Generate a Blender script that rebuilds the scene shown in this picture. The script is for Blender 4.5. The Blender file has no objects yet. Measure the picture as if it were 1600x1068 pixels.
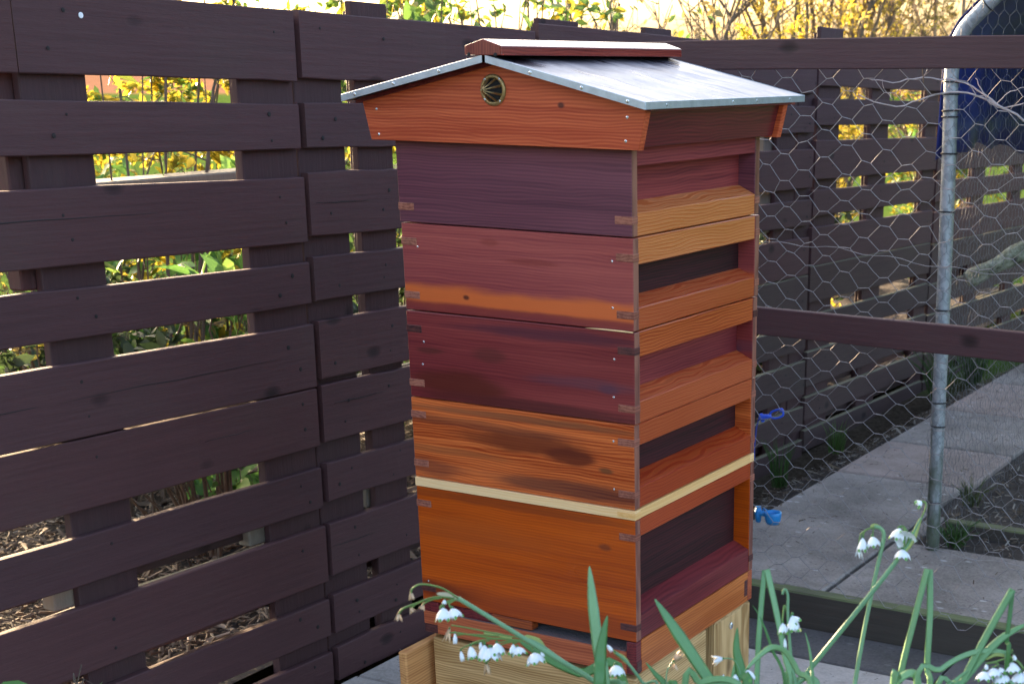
import bpy, math, random
import numpy as np
from mathutils import Vector, Matrix, Euler

# ------------------------------------------------------------------ camera, sky, sun, exposure
scene = bpy.context.scene
rng = random.Random(7)
nrg = np.random.default_rng(11)
R = math.radians

YAW, PIT, ROL = -0.4719, -0.3496, 0.0104
_F = Vector((math.sin(YAW) * math.cos(PIT), math.cos(YAW) * math.cos(PIT), math.sin(PIT)))
_R = Vector((math.cos(YAW), -math.sin(YAW), 0))
_U = _R.cross(_F)
_R2 = math.cos(ROL) * _R + math.sin(ROL) * _U
_U2 = -math.sin(ROL) * _R + math.cos(ROL) * _U
cam_data = bpy.data.cameras.new('camera')
cam = bpy.data.objects.new('camera', cam_data)
scene.collection.objects.link(cam)
cam.matrix_world = Matrix(((_R2.x, _U2.x, -_F.x, 1.2290), (_R2.y, _U2.y, -_F.y, -2.1026),
                           (_R2.z, _U2.z, -_F.z, 1.3808), (0, 0, 0, 1)))
cam_data.sensor_width = 36
cam_data.lens = 36 * 2347.16 / 1600
cam_data.shift_x = -319.58 / 1600
cam_data.shift_y = 409.67 / 1600
cam_data.clip_start = 0.05
cam_data.clip_end = 2000
cam_data.dof.use_dof = True
cam_data.dof.focus_distance = 2.7
cam_data.dof.aperture_fstop = 11.0
scene.camera = cam

SUN_EL = 7.0
SUN_AZ = -66.0        # degrees from +Y, negative towards -X (behind the fence, to the left)
world = bpy.data.worlds.new('World')
scene.world = world
world.use_nodes = True
wn = world.node_tree
bg = wn.nodes['Background']
sky = wn.nodes.new('ShaderNodeTexSky')
sky.sky_type = 'NISHITA'
sky.sun_disc = False
sky.sun_elevation = R(SUN_EL)
sky.sun_rotation = R(SUN_AZ)
sky.air_density = 0.6
sky.dust_density = 5.2
sky.ozone_density = 0.5
wn.links.new(sky.outputs[0], bg.inputs[0])
bg.inputs[1].default_value = 0.15

sd = bpy.data.lights.new('sun', 'SUN')
sd.energy = 3.0
sd.angle = R(0.6)
sd.color = (1.0, 0.70, 0.42)
sun = bpy.data.objects.new('sun', sd)
scene.collection.objects.link(sun)
_sv = Vector((math.sin(R(SUN_AZ)) * math.cos(R(SUN_EL)), math.cos(R(SUN_AZ)) * math.cos(R(SUN_EL)), math.sin(R(SUN_EL))))
sun.rotation_euler = _sv.to_track_quat('Z', 'Y').to_euler()

scene.view_settings.view_transform = 'Standard'
scene.view_settings.look = 'None'
scene.view_settings.exposure = 3.22
scene.view_settings.gamma = 1.0
scene.view_settings.use_curve_mapping = False

# ------------------------------------------------------------------ helpers: objects
COL = scene.collection

def thing(name, label, cat, loc=(0, 0, 0), rot=(0, 0, 0), group=None):
    o = bpy.data.objects.new(name, None)
    o.empty_display_size = 0.1
    COL.objects.link(o)
    o.location = loc
    o.rotation_euler = rot
    o['label'] = label
    o['category'] = cat
    if group:
        o['group'] = group
    return o

def tag(o, label, cat, group=None):
    o['label'] = label
    o['category'] = cat
    if group:
        o['group'] = group
    return o

def struct(o):
    o['kind'] = 'structure'
    return o

def stuff(o):
    o['kind'] = 'stuff'
    return o

class MB:
    """collects faces, links them as ONE mesh object"""
    def __init__(s):
        s.v = []; s.f = []; s.sm = []
    def add(s, vs, fs, smooth=False):
        k = len(s.v)
        s.v.extend([tuple(p) for p in vs])
        for f in fs:
            s.f.append(tuple(i + k for i in f)); s.sm.append(smooth)
    def box(s, x0, x1, y0, y1, z0, z1):
        s.add([(x0, y0, z0), (x1, y0, z0), (x1, y1, z0), (x0, y1, z0), (x0, y0, z1), (x1, y0, z1), (x1, y1, z1), (x0, y1, z1)],
              [(3, 2, 1, 0), (4, 5, 6, 7), (0, 1, 5, 4), (1, 2, 6, 5), (2, 3, 7, 6), (3, 0, 4, 7)])
    def cbox(s, x0, x1, y0, y1, z0, z1, c=0.0015):
        """box with chamfered edges"""
        c = min(c, (x1 - x0) * .4, (y1 - y0) * .4, (z1 - z0) * .4)
        xs, ys, zs = (x0, x1), (y0, y1), (z0, z1)
        vs = []; idx = {}
        for i in (0, 1):
            for j in (0, 1):
                for k in (0, 1):
                    dx = c if i == 0 else -c; dy = c if j == 0 else -c; dz = c if k == 0 else -c
                    for a in range(3):
                        p = [xs[i] + dx, ys[j] + dy, zs[k] + dz]
                        p[a] = (xs[i], ys[j], zs[k])[a]
                        idx[(i, j, k, a)] = len(vs); vs.append(p)
        g = lambda i, j, k, a: idx[(i, j, k, a)]
        fs = []
        fs += [(g(1, 0, 0, 0), g(1, 1, 0, 0), g(1, 1, 1, 0), g(1, 0, 1, 0)), (g(0, 0, 0, 0), g(0, 0, 1, 0), g(0, 1, 1, 0), g(0, 1, 0, 0))]
        fs += [(g(0, 1, 0, 1), g(0, 1, 1, 1), g(1, 1, 1, 1), g(1, 1, 0, 1)), (g(0, 0, 0, 1), g(1, 0, 0, 1), g(1, 0, 1, 1), g(0, 0, 1, 1))]
        fs += [(g(0, 0, 1, 2), g(1, 0, 1, 2), g(1, 1, 1, 2), g(0, 1, 1, 2)), (g(0, 0, 0, 2), g(0, 1, 0, 2), g(1, 1, 0, 2), g(1, 0, 0, 2))]
        for j in (0, 1):
            for k in (0, 1):
                q = (g(0, j, k, 1), g(1, j, k, 1), g(1, j, k, 2), g(0, j, k, 2))
                fs.append(q if j == k else q[::-1])
                if j == 0 and k == 0: fs[-1] = q[::-1]
        for i in (0, 1):
            for k in (0, 1):
                q = (g(i, 0, k, 0), g(i, 1, k, 0), g(i, 1, k, 2), g(i, 0, k, 2))
                fs.append(q)
            for j in (0, 1):
                q = (g(i, j, 0, 0), g(i, j, 1, 0), g(i, j, 1, 1), g(i, j, 0, 1))
                fs.append(q)
        for i in (0, 1):
            for j in (0, 1):
                for k in (0, 1):
                    fs.append((g(i, j, k, 0), g(i, j, k, 1), g(i, j, k, 2)))
        # orient every face outwards
        cx, cy, cz = (x0 + x1) / 2, (y0 + y1) / 2, (z0 + z1) / 2
        out = []
        for f in fs:
            a, b, d = (Vector(vs[f[0]]), Vector(vs[f[1]]), Vector(vs[f[2]]))
            n = (b - a).cross(d - a)
            m = sum((Vector(vs[q]) for q in f), Vector()) / len(f) - Vector((cx, cy, cz))
            # scale to make thin boxes behave
            m = Vector((m.x / (x1 - x0), m.y / (y1 - y0), m.z / (z1 - z0)))
            out.append(f if n.dot(m) > 0 else f[::-1])
        s.add(vs, out)
    def tube(s, pts, radii, n=6, cap=True, smooth=True, flat=None):
        """sweep; flat=(toward vector, ratio) makes a strap"""
        pts = [Vector(p) for p in pts]
        m = len(pts)
        if not hasattr(radii, '__len__'):
            radii = [radii] * m
        k = len(s.v)
        up = None
        for i, p in enumerate(pts):
            t = (pts[min(i + 1, m - 1)] - pts[max(i - 1, 0)])
            if t.length < 1e-9: t = Vector((0, 0, 1))
            t.normalize()
            if flat is not None:
                a = t.cross(flat[0])
                if a.length < 1e-4: a = t.orthogonal()
                a.normalize(); b = a.cross(t)
                for (u, w) in flat[2]:
                    s.v.append(tuple(p + a * u * radii[i] + b * w * radii[i] * flat[1]))
                continue
            if up is None:
                up = t.orthogonal().normalized()
            a = (up - t * up.dot(t))
            if a.length < 1e-6: a = t.orthogonal()
            a.normalize(); up = a
            b = t.cross(a)
            for j in range(n):
                th = 2 * math.pi * j / n
                s.v.append(tuple(p + (a * math.cos(th) + b * math.sin(th)) * radii[i]))
        if flat is not None: n = len(flat[2])
        for i in range(m - 1):
            for j in range(n):
                s.f.append((k + i * n + j, k + i * n + (j + 1) % n, k + (i + 1) * n + (j + 1) % n, k + (i + 1) * n + j)); s.sm.append(smooth)
        if cap:
            s.f.append(tuple(k + j for j in range(n))[::-1]); s.sm.append(False)
            s.f.append(tuple(k + (m - 1) * n + j for j in range(n))); s.sm.append(False)
    def disc(s, c, r, n=10, axis='y', h=0.001):
        c = Vector(c)
        vs = []
        for q, rr in ((0, r), (h * .6, r), (h, r * .6)):
            for j in range(n):
                th = 2 * math.pi * j / n
                if axis == 'y': vs.append((c.x + rr * math.cos(th), c.y - q, c.z + rr * math.sin(th)))
                elif axis == 'x': vs.append((c.x + q, c.y + rr * math.cos(th), c.z + rr * math.sin(th)))
                else: vs.append((c.x + rr * math.cos(th), c.y + rr * math.sin(th), c.z + q))
        fs = [tuple(2 * n + j for j in range(n))]
        for a in (0, n):
            for j in range(n):
                fs.append((a + j, a + (j + 1) % n, a + n + (j + 1) % n, a + n + j))
        s.add(vs, fs)
    def build(s, name, m, parent=None, loc=None):
        me = bpy.data.meshes.new(name)
        me.from_pydata(s.v, [], s.f)
        me.polygons.foreach_set('use_smooth', s.sm)
        if m is not None: me.materials.append(m)
        me.update()
        o = bpy.data.objects.new(name, me)
        COL.objects.link(o)
        if parent is not None: o.parent = parent
        if loc is not None: o.location = loc
        return o

def tri_mesh(name, V, T, m, attr=None, parent=None, smooth=True):
    me = bpy.data.meshes.new(name)
    V = np.asarray(V, np.float32); T = np.asarray(T, np.int32)
    me.vertices.add(len(V)); me.vertices.foreach_set('co', V.ravel())
    me.loops.add(T.size); me.loops.foreach_set('vertex_index', T.ravel())
    me.polygons.add(len(T)); me.polygons.foreach_set('loop_start', np.arange(0, T.size, 3, dtype=np.int32))
    me.polygons.foreach_set('use_smooth', np.full(len(T), smooth))
    me.update(calc_edges=True)
    if attr is not None:
        a = me.attributes.new('tone', 'FLOAT', 'POINT'); a.data.foreach_set('value', np.asarray(attr, np.float32))
    me.materials.append(m)
    o = bpy.data.objects.new(name, me); COL.objects.link(o)
    if parent is not None: o.parent = parent
    return o

LEAF_BROAD = (np.array([(0, 0, 0), (-.21, .28, .05), (0, .33, 0), (.21, .28, .05), (-.2, .64, .03), (0, .68, -.03), (.2, .64, .03), (0, 1, -.12)]),
              np.array([(0, 2, 1), (0, 3, 2), (1, 2, 5), (1, 5, 4), (2, 3, 6), (2, 6, 5), (4, 5, 7), (5, 6, 7)]))
LEAF_SMALL = (np.array([(0, 0, 0), (-.2, .45, .05), (0, .5, -.03), (.2, .45, .05), (0, 1, -.04)]),
              np.array([(0, 2, 1), (0, 3, 2), (1, 2, 4), (2, 3, 4)]))
CHIP = (np.array([(-.5, -.08, 0), (.5, -.06, .03), (.46, .08, 0), (-.42, .09, .04), (-.4, -.03, .07), (.4, .03, .08)]),
        np.array([(0, 1, 5), (0, 5, 4), (3, 4, 5), (3, 5, 2), (1, 2, 5), (0, 4, 3)]))

def scatter(proto, P, D, S, roll=None, tone=None, wide=1.0):
    """copies of proto: P positions, D growth directions, S lengths"""
    bv, bt = proto
    n = len(P)
    D = D / np.linalg.norm(D, axis=1, keepdims=True)
    ref = np.where(np.abs(D[:, 2:3]) > .95, np.array([[1., 0, 0]]), np.array([[0, 0, 1.]]))
    X = np.cross(D, ref); X /= np.linalg.norm(X, axis=1, keepdims=True)
    Z = np.cross(X, D)
    if roll is None: roll = nrg.uniform(-1.2, 1.2, n)
    c, s_ = np.cos(roll)[:, None], np.sin(roll)[:, None]
    X2 = X * c + Z * s_; Z2 = -X * s_ + Z * c
    S = np.broadcast_to(S, (n,))[:, None, None]
    V = P[:, None, :] + S * (bv[None, :, 0:1] * wide * X2[:, None, :] + bv[None, :, 1:2] * D[:, None, :] + bv[None, :, 2:3] * Z2[:, None, :])
    T = bt[None] + (np.arange(n) * len(bv))[:, None, None]
    if tone is None: tone = nrg.uniform(0, 1, n)
    return V.reshape(-1, 3), T.reshape(-1, 3), np.repeat(tone, len(bv))

# ------------------------------------------------------------------ helpers: materials
def new_mat(name):
    m = bpy.data.materials.new(name); m.use_nodes = True
    nt = m.node_tree
    return m, nt, nt.nodes, nt.links, nt.nodes['Principled BSDF']

def N(nt, t, **kw):
    n = nt.nodes.new(t)
    for k, v in kw.items():
        if isinstance(k, str) and hasattr(n, k): setattr(n, k, v)
    return n

def mapping(nt, scale, loc=(0, 0, 0), rot=(0, 0, 0), coord='Object'):
    tc = nt.nodes.new('ShaderNodeTexCoord'); mp = nt.nodes.new('ShaderNodeMapping')
    mp.inputs['Scale'].default_value = scale; mp.inputs['Location'].default_value = loc; mp.inputs['Rotation'].default_value = rot
    nt.links.new(tc.outputs[coord], mp.inputs[0])
    return mp

def noise(nt, vec, scale=1.0, detail=4, rough=.55, dist=0.0):
    n = nt.nodes.new('ShaderNodeTexNoise')
    n.inputs['Scale'].default_value = scale; n.inputs['Detail'].default_value = detail
    n.inputs['Roughness'].default_value = rough; n.inputs['Distortion'].default_value = dist
    nt.links.new(vec, n.inputs['Vector'])
    return n.outputs['Fac']

def ramp(nt, fac, stops, interp='LINEAR'):
    r = nt.nodes.new('ShaderNodeValToRGB'); r.color_ramp.interpolation = interp
    el = r.color_ramp.elements
    while len(el) < len(stops): el.new(.5)
    for e, (p, c) in zip(el, stops):
        e.position = p; e.color = (c[0], c[1], c[2], 1) if hasattr(c, '__len__') else (c, c, c, 1)
    nt.links.new(fac, r.inputs[0])
    return r.outputs[0]

def mix(nt, fac, a, b, mode='MIX'):
    m = nt.nodes.new('ShaderNodeMix'); m.data_type = 'RGBA'; m.blend_type = mode
    for sock, val in ((m.inputs[0], fac), (m.inputs[6], a), (m.inputs[7], b)):
        if isinstance(val, (int, float)): sock.default_value = val
        elif hasattr(val, '__len__'): sock.default_value = (*val, 1)
        else: nt.links.new(val, sock)
    return m.outputs[2]

def math_n(nt, op, a, b=None, clamp=False):
    m = nt.nodes.new('ShaderNodeMath'); m.operation = op; m.use_clamp = clamp
    for s_, val in ((m.inputs[0], a), (m.inputs[1], b)):
        if val is None: continue
        if isinstance(val, (int, float)): s_.default_value = val
        else: nt.links.new(val, s_)
    return m.outputs[0]

def bump(nt, h, strength, dist=0.002, prev=None):
    b = nt.nodes.new('ShaderNodeBump'); b.inputs['Strength'].default_value = strength; b.inputs['Distance'].default_value = dist
    nt.links.new(h, b.inputs['Height'])
    if prev: nt.links.new(prev, b.inputs['Normal'])
    return b.outputs[0]

def srgb(r, g, b):
    f = lambda c: (c / 255 / 12.92) if c / 255 <= .04045 else ((c / 255 + .055) / 1.055) ** 2.4
    return (f(r), f(g), f(b))

def attr(nt, name):
    a = nt.nodes.new('ShaderNodeAttribute'); a.attribute_name = name
    return a.outputs['Fac']

def objrand(nt):
    return nt.nodes.new('ShaderNodeObjectInfo').outputs['Random']

def grain_vec(nt, axis, along, across, rnd=True):
    """object coordinates stretched along the grain, shifted per object"""
    sc = [across] * 3; sc[axis] = along
    mp = mapping(nt, tuple(sc))
    if not rnd: return mp.outputs[0]
    add = nt.nodes.new('ShaderNodeVectorMath'); add.operation = 'ADD'
    comb = nt.nodes.new('ShaderNodeCombineXYZ')
    r = math_n(nt, 'MULTIPLY', objrand(nt), 37.0)
    nt.links.new(r, comb.inputs[0]); nt.links.new(r, comb.inputs[1]); nt.links.new(r, comb.inputs[2])
    nt.links.new(mp.outputs[0], add.inputs[0]); nt.links.new(comb.outputs[0], add.inputs[1])
    return add.outputs[0]

def stain(nt, col, spots):
    """soft irregular stains and tone bands on the board: (centre, radii, colour, strength[, softness])"""
    if not spots: return col
    tc = nt.nodes.new('ShaderNodeTexCoord')
    nz = nt.nodes.new('ShaderNodeTexNoise'); nz.inputs['Scale'].default_value = 22; nz.inputs['Detail'].default_value = 4
    mp = mapping(nt, (.35, .35, 1.3))
    nt.links.new(mp.outputs[0], nz.inputs['Vector'])
    sub = nt.nodes.new('ShaderNodeVectorMath'); sub.operation = 'SUBTRACT'; sub.inputs[1].default_value = (.5, .5, .5)
    nt.links.new(nz.outputs['Color'], sub.inputs[0])
    for sp in spots:
        c, r, colr, st = sp[:4]; soft = sp[4] if len(sp) > 4 else .45
        v = nt.nodes.new('ShaderNodeVectorMath'); v.operation = 'SUBTRACT'; v.inputs[1].default_value = c
        nt.links.new(tc.outputs['Object'], v.inputs[0])
        d = nt.nodes.new('ShaderNodeVectorMath'); d.operation = 'DIVIDE'; d.inputs[1].default_value = r
        nt.links.new(v.outputs[0], d.inputs[0])
        w = nt.nodes.new('ShaderNodeVectorMath'); w.operation = 'MULTIPLY_ADD'
        w.inputs[1].default_value = (1.5, 0, 1.5)
        nt.links.new(sub.outputs[0], w.inputs[0]); nt.links.new(d.outputs[0], w.inputs[2])
        ln = nt.nodes.new('ShaderNodeVectorMath'); ln.operation = 'LENGTH'; nt.links.new(w.outputs[0], ln.inputs[0])
        mr = nt.nodes.new('ShaderNodeMapRange'); mr.interpolation_type = 'SMOOTHSTEP'
        mr.inputs['From Min'].default_value = 1 - soft; mr.inputs['From Max'].default_value = 1 + soft
        mr.inputs['To Min'].default_value = st; mr.inputs['To Max'].default_value = 0
        nt.links.new(ln.outputs[1], mr.inputs['Value'])
        col = mix(nt, mr.outputs[0], col, colr)
    return col

def cedar(name, light, dark, axis=0, rough=.36, spots=(), contrast=1.0, knots=0.0, coat=.25, across=95, rnd=True, ring=.12):
    """oiled red cedar: fine grain, wandering growth rings, broad tone drift"""
    m, nt, nd, lk, b = new_mat(name)
    fine = noise(nt, grain_vec(nt, axis, 6, 330, rnd), 1, 3, .6)
    mid = noise(nt, grain_vec(nt, axis, 1.6, across, rnd), 1, 4, .55, .8)
    rings = nt.nodes.new('ShaderNodeTexWave'); rings.wave_type = 'BANDS'
    rings.bands_direction = 'Z' if axis != 2 else 'X'
    rings.inputs['Scale'].default_value = 7.5; rings.inputs['Distortion'].default_value = 9.0
    rings.inputs['Detail'].default_value = .8; rings.inputs['Detail Scale'].default_value = .55
    lk.new(grain_vec(nt, axis, 2.2, 8, rnd), rings.inputs['Vector'])
    drift = noise(nt, grain_vec(nt, axis, 1.5, 9, rnd), 1, 2, .5)
    f = math_n(nt, 'MULTIPLY', mid, .56 - ring)
    f = math_n(nt, 'ADD', f, math_n(nt, 'MULTIPLY', fine, .24))
    f = math_n(nt, 'ADD', f, math_n(nt, 'MULTIPLY', rings.outputs['Fac'], ring))
    f = math_n(nt, 'ADD', f, math_n(nt, 'MULTIPLY', drift, .36))
    lo, hi = .565 - .115 / contrast, .565 + .115 / contrast
    col = ramp(nt, f, [(lo, dark), (hi, light)])
    if ring > .2:
        col = mix(nt, ramp(nt, rings.outputs['Fac'], [(.45, 0), (.85, ring * 1.6)]), col, tuple(c * .62 for c in dark))
    if knots:
        vo = nt.nodes.new('ShaderNodeTexVoronoi'); vo.inputs['Scale'].default_value = 7
        sc = [1, 1, 1]; sc[axis] = .55
        mp = mapping(nt, tuple(sc)); lk.new(mp.outputs[0], vo.inputs['Vector'])
        kf = ramp(nt, vo.outputs['Distance'], [(.03, knots), (.11, 0)])
        col = mix(nt, kf, col, tuple(c * .3 for c in dark))
    col = stain(nt, col, spots)
    lk.new(col, b.inputs['Base Color'])
    rr = nt.nodes.new('ShaderNodeMapRange'); lk.new(drift, rr.inputs['Value'])
    rr.inputs['From Min'].default_value = .3; rr.inputs['From Max'].default_value = .7
    rr.inputs['To Min'].default_value = rough - .08; rr.inputs['To Max'].default_value = rough + .12
    lk.new(rr.outputs[0], b.inputs['Roughness'])
    b.inputs['Coat Weight'].default_value = coat; b.inputs['Coat Roughness'].default_value = .22; b.inputs['Specular IOR Level'].default_value = .3
    h = math_n(nt, 'ADD', math_n(nt, 'MULTIPLY', fine, .5), mid)
    lk.new(bump(nt, h, .25, .0012), b.inputs['Normal'])
    return m

def plain(name, col, rough=.5, metal=0.0, var=.12, scale=30, bmp=.15, **kw):
    m, nt, nd, lk, b = new_mat(name)
    n = noise(nt, mapping(nt, (1, 1, 1)).outputs[0], scale, 4)
    c = ramp(nt, n, [(.3, tuple(x * (1 - var) for x in col)), (.7, tuple(min(1, x * (1 + var)) for x in col))])
    lk.new(c, b.inputs['Base Color'])
    b.inputs['Roughness'].default_value = rough; b.inputs['Metallic'].default_value = metal
    if bmp: lk.new(bump(nt, n, bmp, .001), b.inputs['Normal'])
    for k, v in kw.items(): b.inputs[k].default_value = v
    return m

def leafmat(name, stops, rough=.45, trans=.4, objtone=False):
    m, nt, nd, lk, b = new_mat(name)
    t = objrand(nt) if objtone else attr(nt, 'tone')
    c = ramp(nt, t, stops)
    n = noise(nt, mapping(nt, (1, 1, 1)).outputs[0], 60, 3)
    c2 = mix(nt, math_n(nt, 'MULTIPLY', n, .35), c, tuple(x * .5 for x in stops[0][1]))
    lk.new(c2, b.inputs['Base Color']); b.inputs['Roughness'].default_value = rough
    tr = nt.nodes.new('ShaderNodeBsdfTranslucent'); mx = nt.nodes.new('ShaderNodeMixShader')
    gm = nt.nodes.new('ShaderNodeGamma'); gm.inputs[1].default_value = .8
    lk.new(c, gm.inputs[0]); lk.new(gm.outputs[0], tr.inputs[0])
    mx.inputs[0].default_value = trans
    lk.new(b.outputs[0], mx.inputs[1]); lk.new(tr.outputs[0], mx.inputs[2])
    lk.new(mx.outputs[0], nd['Material Output'].inputs[0])
    return m

# ------------------------------------------------------------------ materials
M = {}
def fence_wood(name, axis, base, dirty=(.05, .045, .035), amt=.25):
    m, nt, nd, lk, b = new_mat(name)
    g1 = noise(nt, grain_vec(nt, axis, 4, 110), 1, 5, .6)
    g2 = noise(nt, grain_vec(nt, axis, 25, 160), 1, 3, .7)
    blot = noise(nt, grain_vec(nt, axis, 3, 5), 1, 5, .6)
    f = math_n(nt, 'ADD', math_n(nt, 'MULTIPLY', g1, .6), math_n(nt, 'MULTIPLY', blot, .4))
    col = ramp(nt, f, [(.3, tuple(c * .80 for c in base)), (.52, base), (.74, tuple(c * 1.18 for c in base))])
    col = mix(nt, ramp(nt, blot, [(.5, 0), (.75, amt)]), col, dirty)
    vo = nt.nodes.new('ShaderNodeTexVoronoi'); vo.inputs['Scale'].default_value = 1
    sc = [7.5] * 3; sc[axis] = 4.2
    sc[(0 if axis != 0 else 1)] = 0.0
    mpk = mapping(nt, tuple(sc)); ad = nt.nodes.new('ShaderNodeVectorMath'); ad.operation = 'ADD'; cb = nt.nodes.new('ShaderNodeCombineXYZ')
    rk = math_n(nt, 'MULTIPLY', objrand(nt), 53.0); lk.new(rk, cb.inputs[1]); lk.new(rk, cb.inputs[2]); lk.new(mpk.outputs[0], ad.inputs[0]); lk.new(cb.outputs[0], ad.inputs[1])
    lk.new(ad.outputs[0], vo.inputs['Vector'])
    kn = ramp(nt, math_n(nt, 'ADD', vo.outputs['Distance'], math_n(nt, 'MULTIPLY', g1, .06)), [(.07, .9), (.11, .6), (.16, 0)])
    col = mix(nt, kn, col, tuple(c * .22 for c in base))
    pr = objrand(nt)
    col = mix(nt, 1.0, col, ramp(nt, pr, [(0, (.84, .84, .86)), (.5, (1, 1, 1)), (1, (1.0, .93, .90))]), 'MULTIPLY')
    # scuffs where the stain has worn
    sc2 = noise(nt, grain_vec(nt, axis, 14, 60), 1, 6, .75)
    col = mix(nt, ramp(nt, sc2, [(.66, 0), (.76, .30)]), col, (.13, .095, .10))
    lk.new(col, b.inputs['Base Color'])
    b.inputs['Roughness'].default_value = .72
    b.inputs['Specular IOR Level'].default_value = .35
    h = math_n(nt, 'ADD', g1, math_n(nt, 'MULTIPLY', g2, .7))
    h = math_n(nt, 'SUBTRACT', h, kn)
    lk.new(bump(nt, h, .55, .0022), b.inputs['Normal'])
    return m
FB = (.078, .034, .036)
M['fence_h'] = fence_wood('stained_board', 1, FB)
M['fence_v'] = fence_wood('stained_upright', 2, (.061, .028, .030))
M['rail_x'] = fence_wood('stained_rail', 0, (.068, .034, .040))
M['fence_old'] = fence_wood('mossy_board', 1, (.060, .034, .033), (.055, .05, .036), .4)
M['raw_block'] = fence_wood('raw_block', 2, (.21, .18, .14), (.10, .105, .07), .6)
M['edging'] = fence_wood('edging_board', 0, (.075, .062, .05), (.06, .06, .03), .5)
_nt = M['edging'].node_tree; _b = _nt.nodes['Principled BSDF']
_ge = _nt.nodes.new('ShaderNodeNewGeometry'); _sx = _nt.nodes.new('ShaderNodeSeparateXYZ'); _nt.links.new(_ge.outputs['True Normal'], _sx.inputs[0])
_n = noise(_nt, mapping(_nt, (9, 30, 30)).outputs[0], 1, 5, .6)
_f = math_n(_nt, 'MULTIPLY', ramp(_nt, _sx.outputs[2], [(.3, 0), (.7, 1)]), ramp(_nt, _n, [(.35, .35), (.6, 1)]))
_nt.links.new(mix(_nt, _f, _b.inputs['Base Color'].links[0].from_socket, (.13, .16, .06)), _b.inputs['Base Color'])

def srgb_c(r, g, b):
    c = srgb(r, g, b); L = .25 * c[0] + .6 * c[1] + .15 * c[2]
    return tuple(max(.004, min(1, (L + (v - L) * 1.08) * 1.06)) for v in c)
cols = dict(
 plum=(srgb_c(112, 66, 78), srgb_c(72, 40, 54)), brick=(srgb_c(150, 70, 68), srgb_c(112, 44, 50)), wine=(srgb_c(128, 54, 56), srgb_c(86, 28, 36)),
 honey=(srgb_c(196, 104, 58), srgb_c(140, 54, 28)), amber=(srgb_c(196, 98, 32), srgb_c(146, 62, 16)), tan=(srgb_c(204, 138, 82), srgb_c(160, 90, 44)),
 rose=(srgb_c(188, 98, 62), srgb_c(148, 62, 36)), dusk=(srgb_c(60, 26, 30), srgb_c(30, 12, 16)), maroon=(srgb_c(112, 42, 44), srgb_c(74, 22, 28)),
 gable=(srgb_c(208, 104, 66), srgb_c(166, 68, 42)), red=(srgb_c(176, 80, 46), srgb_c(130, 46, 26)))
def _k(nm, m, m2=None):
    cols[nm] = tuple(tuple(min(1, a * b) for a, b in zip(c, q)) for c, q in zip(cols[nm], (m, m2 or m)))
_k('plum', (1.15, 1.06, .98)); _k('brick', (1.22, 1.5, 1.3), (1.25, 1.6, 1.4)); _k('wine', (1.15, 1.25, 1.05), (1.25, 1.3, 1.1)); _k('amber', (.98, .82, .85), (.98, .80, .85))
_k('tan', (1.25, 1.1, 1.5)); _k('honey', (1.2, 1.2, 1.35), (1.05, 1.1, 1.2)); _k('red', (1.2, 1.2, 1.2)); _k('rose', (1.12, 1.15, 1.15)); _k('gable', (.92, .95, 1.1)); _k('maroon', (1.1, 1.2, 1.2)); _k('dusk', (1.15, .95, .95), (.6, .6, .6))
DK = (.035, .012, .014)
def spread(z0, z1):  # full-width band
    return ((0, -.22, (z0 + z1) / 2), (3.0, 3.0, (z1 - z0) / 2))
M['s1'] = cedar('cedar_plum', *cols['plum'], contrast=.62, spots=[((0, -.22, .15), (3, 3, .016), (.03, .02, .035), .6)], rough=.45)  # darker band along the top edge, full width
M['s2'] = cedar('cedar_brick', *cols['brick'], contrast=.62, spots=[(*spread(.008, .044), srgb(214, 104, 50), .9, .5), ((-.05, -.22, .008), (.6, 3, .008), srgb(120, 44, 48), .8),
      ((.03, -.22, .098), (.05, 3, .005), srgb(120, 44, 38), .5), ((-.05, -.22, .126), (.018, 3, .006), srgb(120, 44, 38), .4), ((-.1, -.22, .03), (.006, 3, .004), DK, .8)])
M['s3'] = cedar('cedar_wine', *cols['wine'], spots=[((-.12, -.22, .03), (.085, 3, .022), (.10, .016, .010), .85), ((-.18, -.22, .085), (.03, 3, .006), (.09, .02, .016), .7),
      ((-.06, -.22, .09), (.03, 3, .012), (.10, .022, .018), .6), ((.02, -.22, .008), (.2, 3, .012), (.07, .014, .014), .7), ((.05, -.22, .135), (.16, 3, .01), (.06, .02, .035), .6), ((.18, -.22, .055), (.02, 3, .008), (.1, .03, .05), .7),
      ((.15, -.22, .06), (.1, 3, .01), (.1, .04, .06), .5)], contrast=.62)
M['s4'] = cedar('cedar_honey_stained', *cols['honey'], spots=[((.02, -.22, .09), (.13, 3, .018), (.15, .026, .009), .85, .35), ((.10, -.22, .076), (.05, 3, .014), (.12, .018, .008), .85, .3),
      ((.0, -.22, .132), (.2, 3, .006), (.2, .07, .03), .7), ((.1, -.22, .02), (.19, 3, .014), (.06, .022, .02), .7), ((-.15, -.22, .055), (.13, 3, .006), (.28, .09, .03), .5), ((-.19, -.22, .02), (.06, 3, .015), (.13, .03, .02), .6), ((.175, -.22, .062), (.014, 3, .005), (.14, .05, .02), .8),
      ((-.1, -.22, .11), (.2, 3, .008), (.09, .03, .02), .5)])
M['brood'] = cedar('cedar_amber', *cols['amber'], spots=[((.0, -.22, .02), (.3, 3, .022), srgb(128, 48, 22), .55), ((-.1, -.22, .15), (.15, 3, .02), srgb(168, 76, 26), .5), ((.17, -.22, .165), (.012, 3, .006), srgb(110, 48, 28), .7),
      ((.0, -.22, .212), (.25, 3, .008), srgb(110, 50, 24), .5), ((-.19, -.22, .025), (.07, 3, .016), srgb(96, 32, 20), .6)], contrast=.62, rough=.33)
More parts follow.
